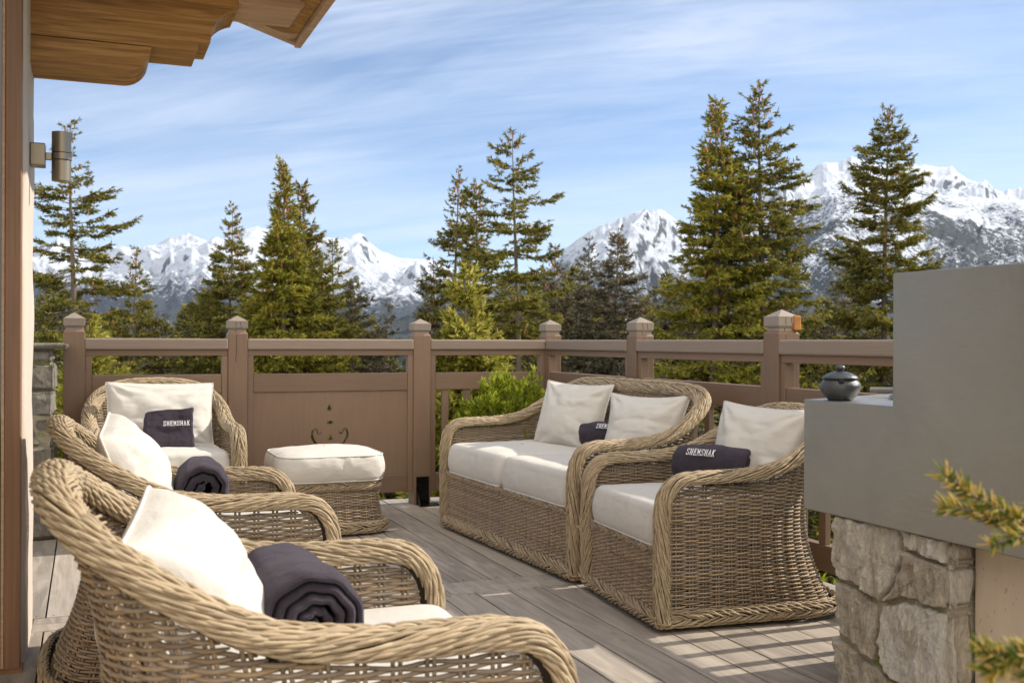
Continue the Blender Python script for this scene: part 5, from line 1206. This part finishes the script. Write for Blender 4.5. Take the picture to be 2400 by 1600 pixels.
def mountain_mat(name, mode, sc=1.0):
    m, t, b = mat(name, rough=0.9, spec=0.1); geo = nn(t, 'ShaderNodeNewGeometry'); co = geo.outputs['Position']
    s = nn(t, 'ShaderNodeSeparateXYZ'); t.links.new(geo.outputs['Normal'], s.inputs[0]); nz = s.outputs[2]
    sp_ = nn(t, 'ShaderNodeSeparateXYZ'); t.links.new(co, sp_.inputs[0]); h_ = sp_.outputs[2]
    fine = noise(t, mapping(t, co, (.009*sc, .009*sc, .02*sc)), 1.0, 10, .72, .4); big = noise(t, mapping(t, co, (.0011*sc, .0011*sc, .0016*sc)), 1.0, 6, .6, .5)
    stri = noise(t, mapping(t, co, (.016*sc, .016*sc, .0035*sc), rot=(0.0, 0.5, 0.3)), 1.0, 8, .7, .8)
    snow = (0.70, 0.755, 0.86); rock = mixc(t, fine, (0.04, 0.05, 0.07), (0.17, 0.175, 0.19))
    v = math_(t, 'ADD', nz, math_(t, 'ADD', math_(t, 'ADD', math_(t, 'MULTIPLY', math_(t, 'SUBTRACT', fine, .5), .4), math_(t, 'MULTIPLY', math_(t, 'SUBTRACT', stri, .5), .9)), math_(t, 'MULTIPLY', math_(t, 'SUBTRACT', big, .5), .55)))
    if mode == 'snow':
        k = ramp(t, v, [(.45, (0, 0, 0)), (.55, (1, 1, 1))]); c = mixc(t, k, rock, snow)
        # woods begin at the foot
        tr = noise(t, mapping(t, co, (.02*sc, .02*sc, .008*sc)), 1.0, 6, .8)
        fo = ramp(t, math_(t, 'ADD', math_(t, 'MULTIPLY', h_, -1/900.0*sc), math_(t, 'ADD', math_(t, 'MULTIPLY', tr, .9), math_(t, 'MULTIPLY', big, .5))), [(.30, (0, 0, 0)), (.46, (1, 1, 1))])
        c = mixc(t, fo, c, (0.05, 0.06, 0.075))
    else:
        tr = noise(t, mapping(t, co, (.035*sc, .035*sc, .014*sc)), 1.0, 5, .85); pat = noise(t, mapping(t, co, (.0022*sc, .0022*sc, .001*sc)), 1.0, 5, .6, .6)
        dens = math_(t, 'ADD', math_(t, 'MULTIPLY', math_(t, 'SUBTRACT', 300.0, h_), .0008), math_(t, 'MULTIPLY', pat, 1.1))
        k = ramp(t, math_(t, 'SUBTRACT', math_(t, 'ADD', math_(t, 'MULTIPLY', tr, 1.3), dens), .72), [(.40, (0, 0, 0)), (.48, (1, 1, 1))])
        c = mixc(t, k, snow, mixc(t, fine, (0.03, 0.04, 0.045), (0.09, 0.10, 0.10)))
    t.links.new(c, b.inputs['Base Color']); bump(t, b, fine, 1.0, 60/sc)
    return m
MS = mountain_mat('alpine_snow_and_rock', 'snow'); MF = mountain_mat('wooded_snow_slope', 'wood', 2.0)
left_sky = [(-200, 600), (20, 615), (75, 592), (135, 568), (165, 588), (220, 604), (270, 606), (330, 604), (400, 578), (450, 570), (500, 573), (545, 560), (575, 536), (605, 530), (640, 542), (700, 560), (770, 556), (800, 566), (822, 560), (843, 550), (862, 564), (890, 586), (935, 604), (990, 606), (1040, 622), (1100, 655), (1180, 668), (1260, 640), (1310, 610), (1380, 640), (1500, 700), (1600, 740)]
massif('snowy_range', left_sky, 6500, 4700, 800, 3, 330, MS, 'snow', jag=2.5)
massif('middle_peak', [(1150, 700), (1230, 668), (1290, 628), (1330, 580), (1351, 559), (1382, 538), (1406, 527), (1454, 513), (1496, 496), (1523, 493), (1554, 489), (1571, 500), (1592, 521), (1640, 560), (1700, 610), (1800, 660), (1900, 690)], 5200, 3900, 810, 8, 300, MS, 'snow', jag=7)
massif('high_snow_peak', [(1560, 700), (1700, 560), (1780, 490), (1848, 439), (1900, 398), (1931, 383), (1965, 378), (1982, 370), (1996, 364), (2017, 375), (2048, 381), (2075, 392), (2105, 398), (2137, 388), (2168, 385), (2196, 388), (2230, 391), (2254, 408), (2289, 425), (2316, 436), (2358, 446), (2400, 439), (2500, 420), (2700, 440)], 7500, 5600, 640, 14, 420, MS, 'snow', jag=7)
massif('wooded_shoulder', [(1480, 800), (1560, 720), (1640, 650), (1720, 590), (1800, 540), (1860, 498), (1903, 462), (1944, 447), (1993, 437), (2048, 439), (2137, 437), (2185, 450), (2220, 457), (2289, 461), (2400, 468), (2550, 470), (2750, 500)], 3600, 2300, 860, 21, 120, MF, 'wood', jag=4, spur=.8)
massif('dark_wooded_ridge', [(-200, 745), (60, 735), (180, 742), (330, 730), (430, 725), (520, 735), (640, 730), (760, 738), (880, 770), (950, 745), (1010, 712), (1100, 706), (1250, 730), (1400, 748), (1550, 752), (1700, 720), (1900, 700), (2200, 690)], 2600, 1300, 900, 33, 60, MF, 'wood', jag=3)

# ================================================================ the air between here and the peaks
mb = MB(); mb.box(-12000, 12000, -1500, 12000, -760, 1700)
m = bpy.data.materials.new('mountain_air'); m.use_nodes = True; t = m.node_tree; t.nodes.clear()
vo = nn(t, 'ShaderNodeVolumePrincipled'); vo.inputs['Color'].default_value = (0.62, 0.76, 1.0, 1); vo.inputs['Density'].default_value = HAZE; vo.inputs['Anisotropy'].default_value = 0.0
out = nn(t, 'ShaderNodeOutputMaterial'); t.links.new(vo.outputs[0], out.inputs['Volume'])
hz = mb.build('haze', m); tag(hz, kind='stuff')
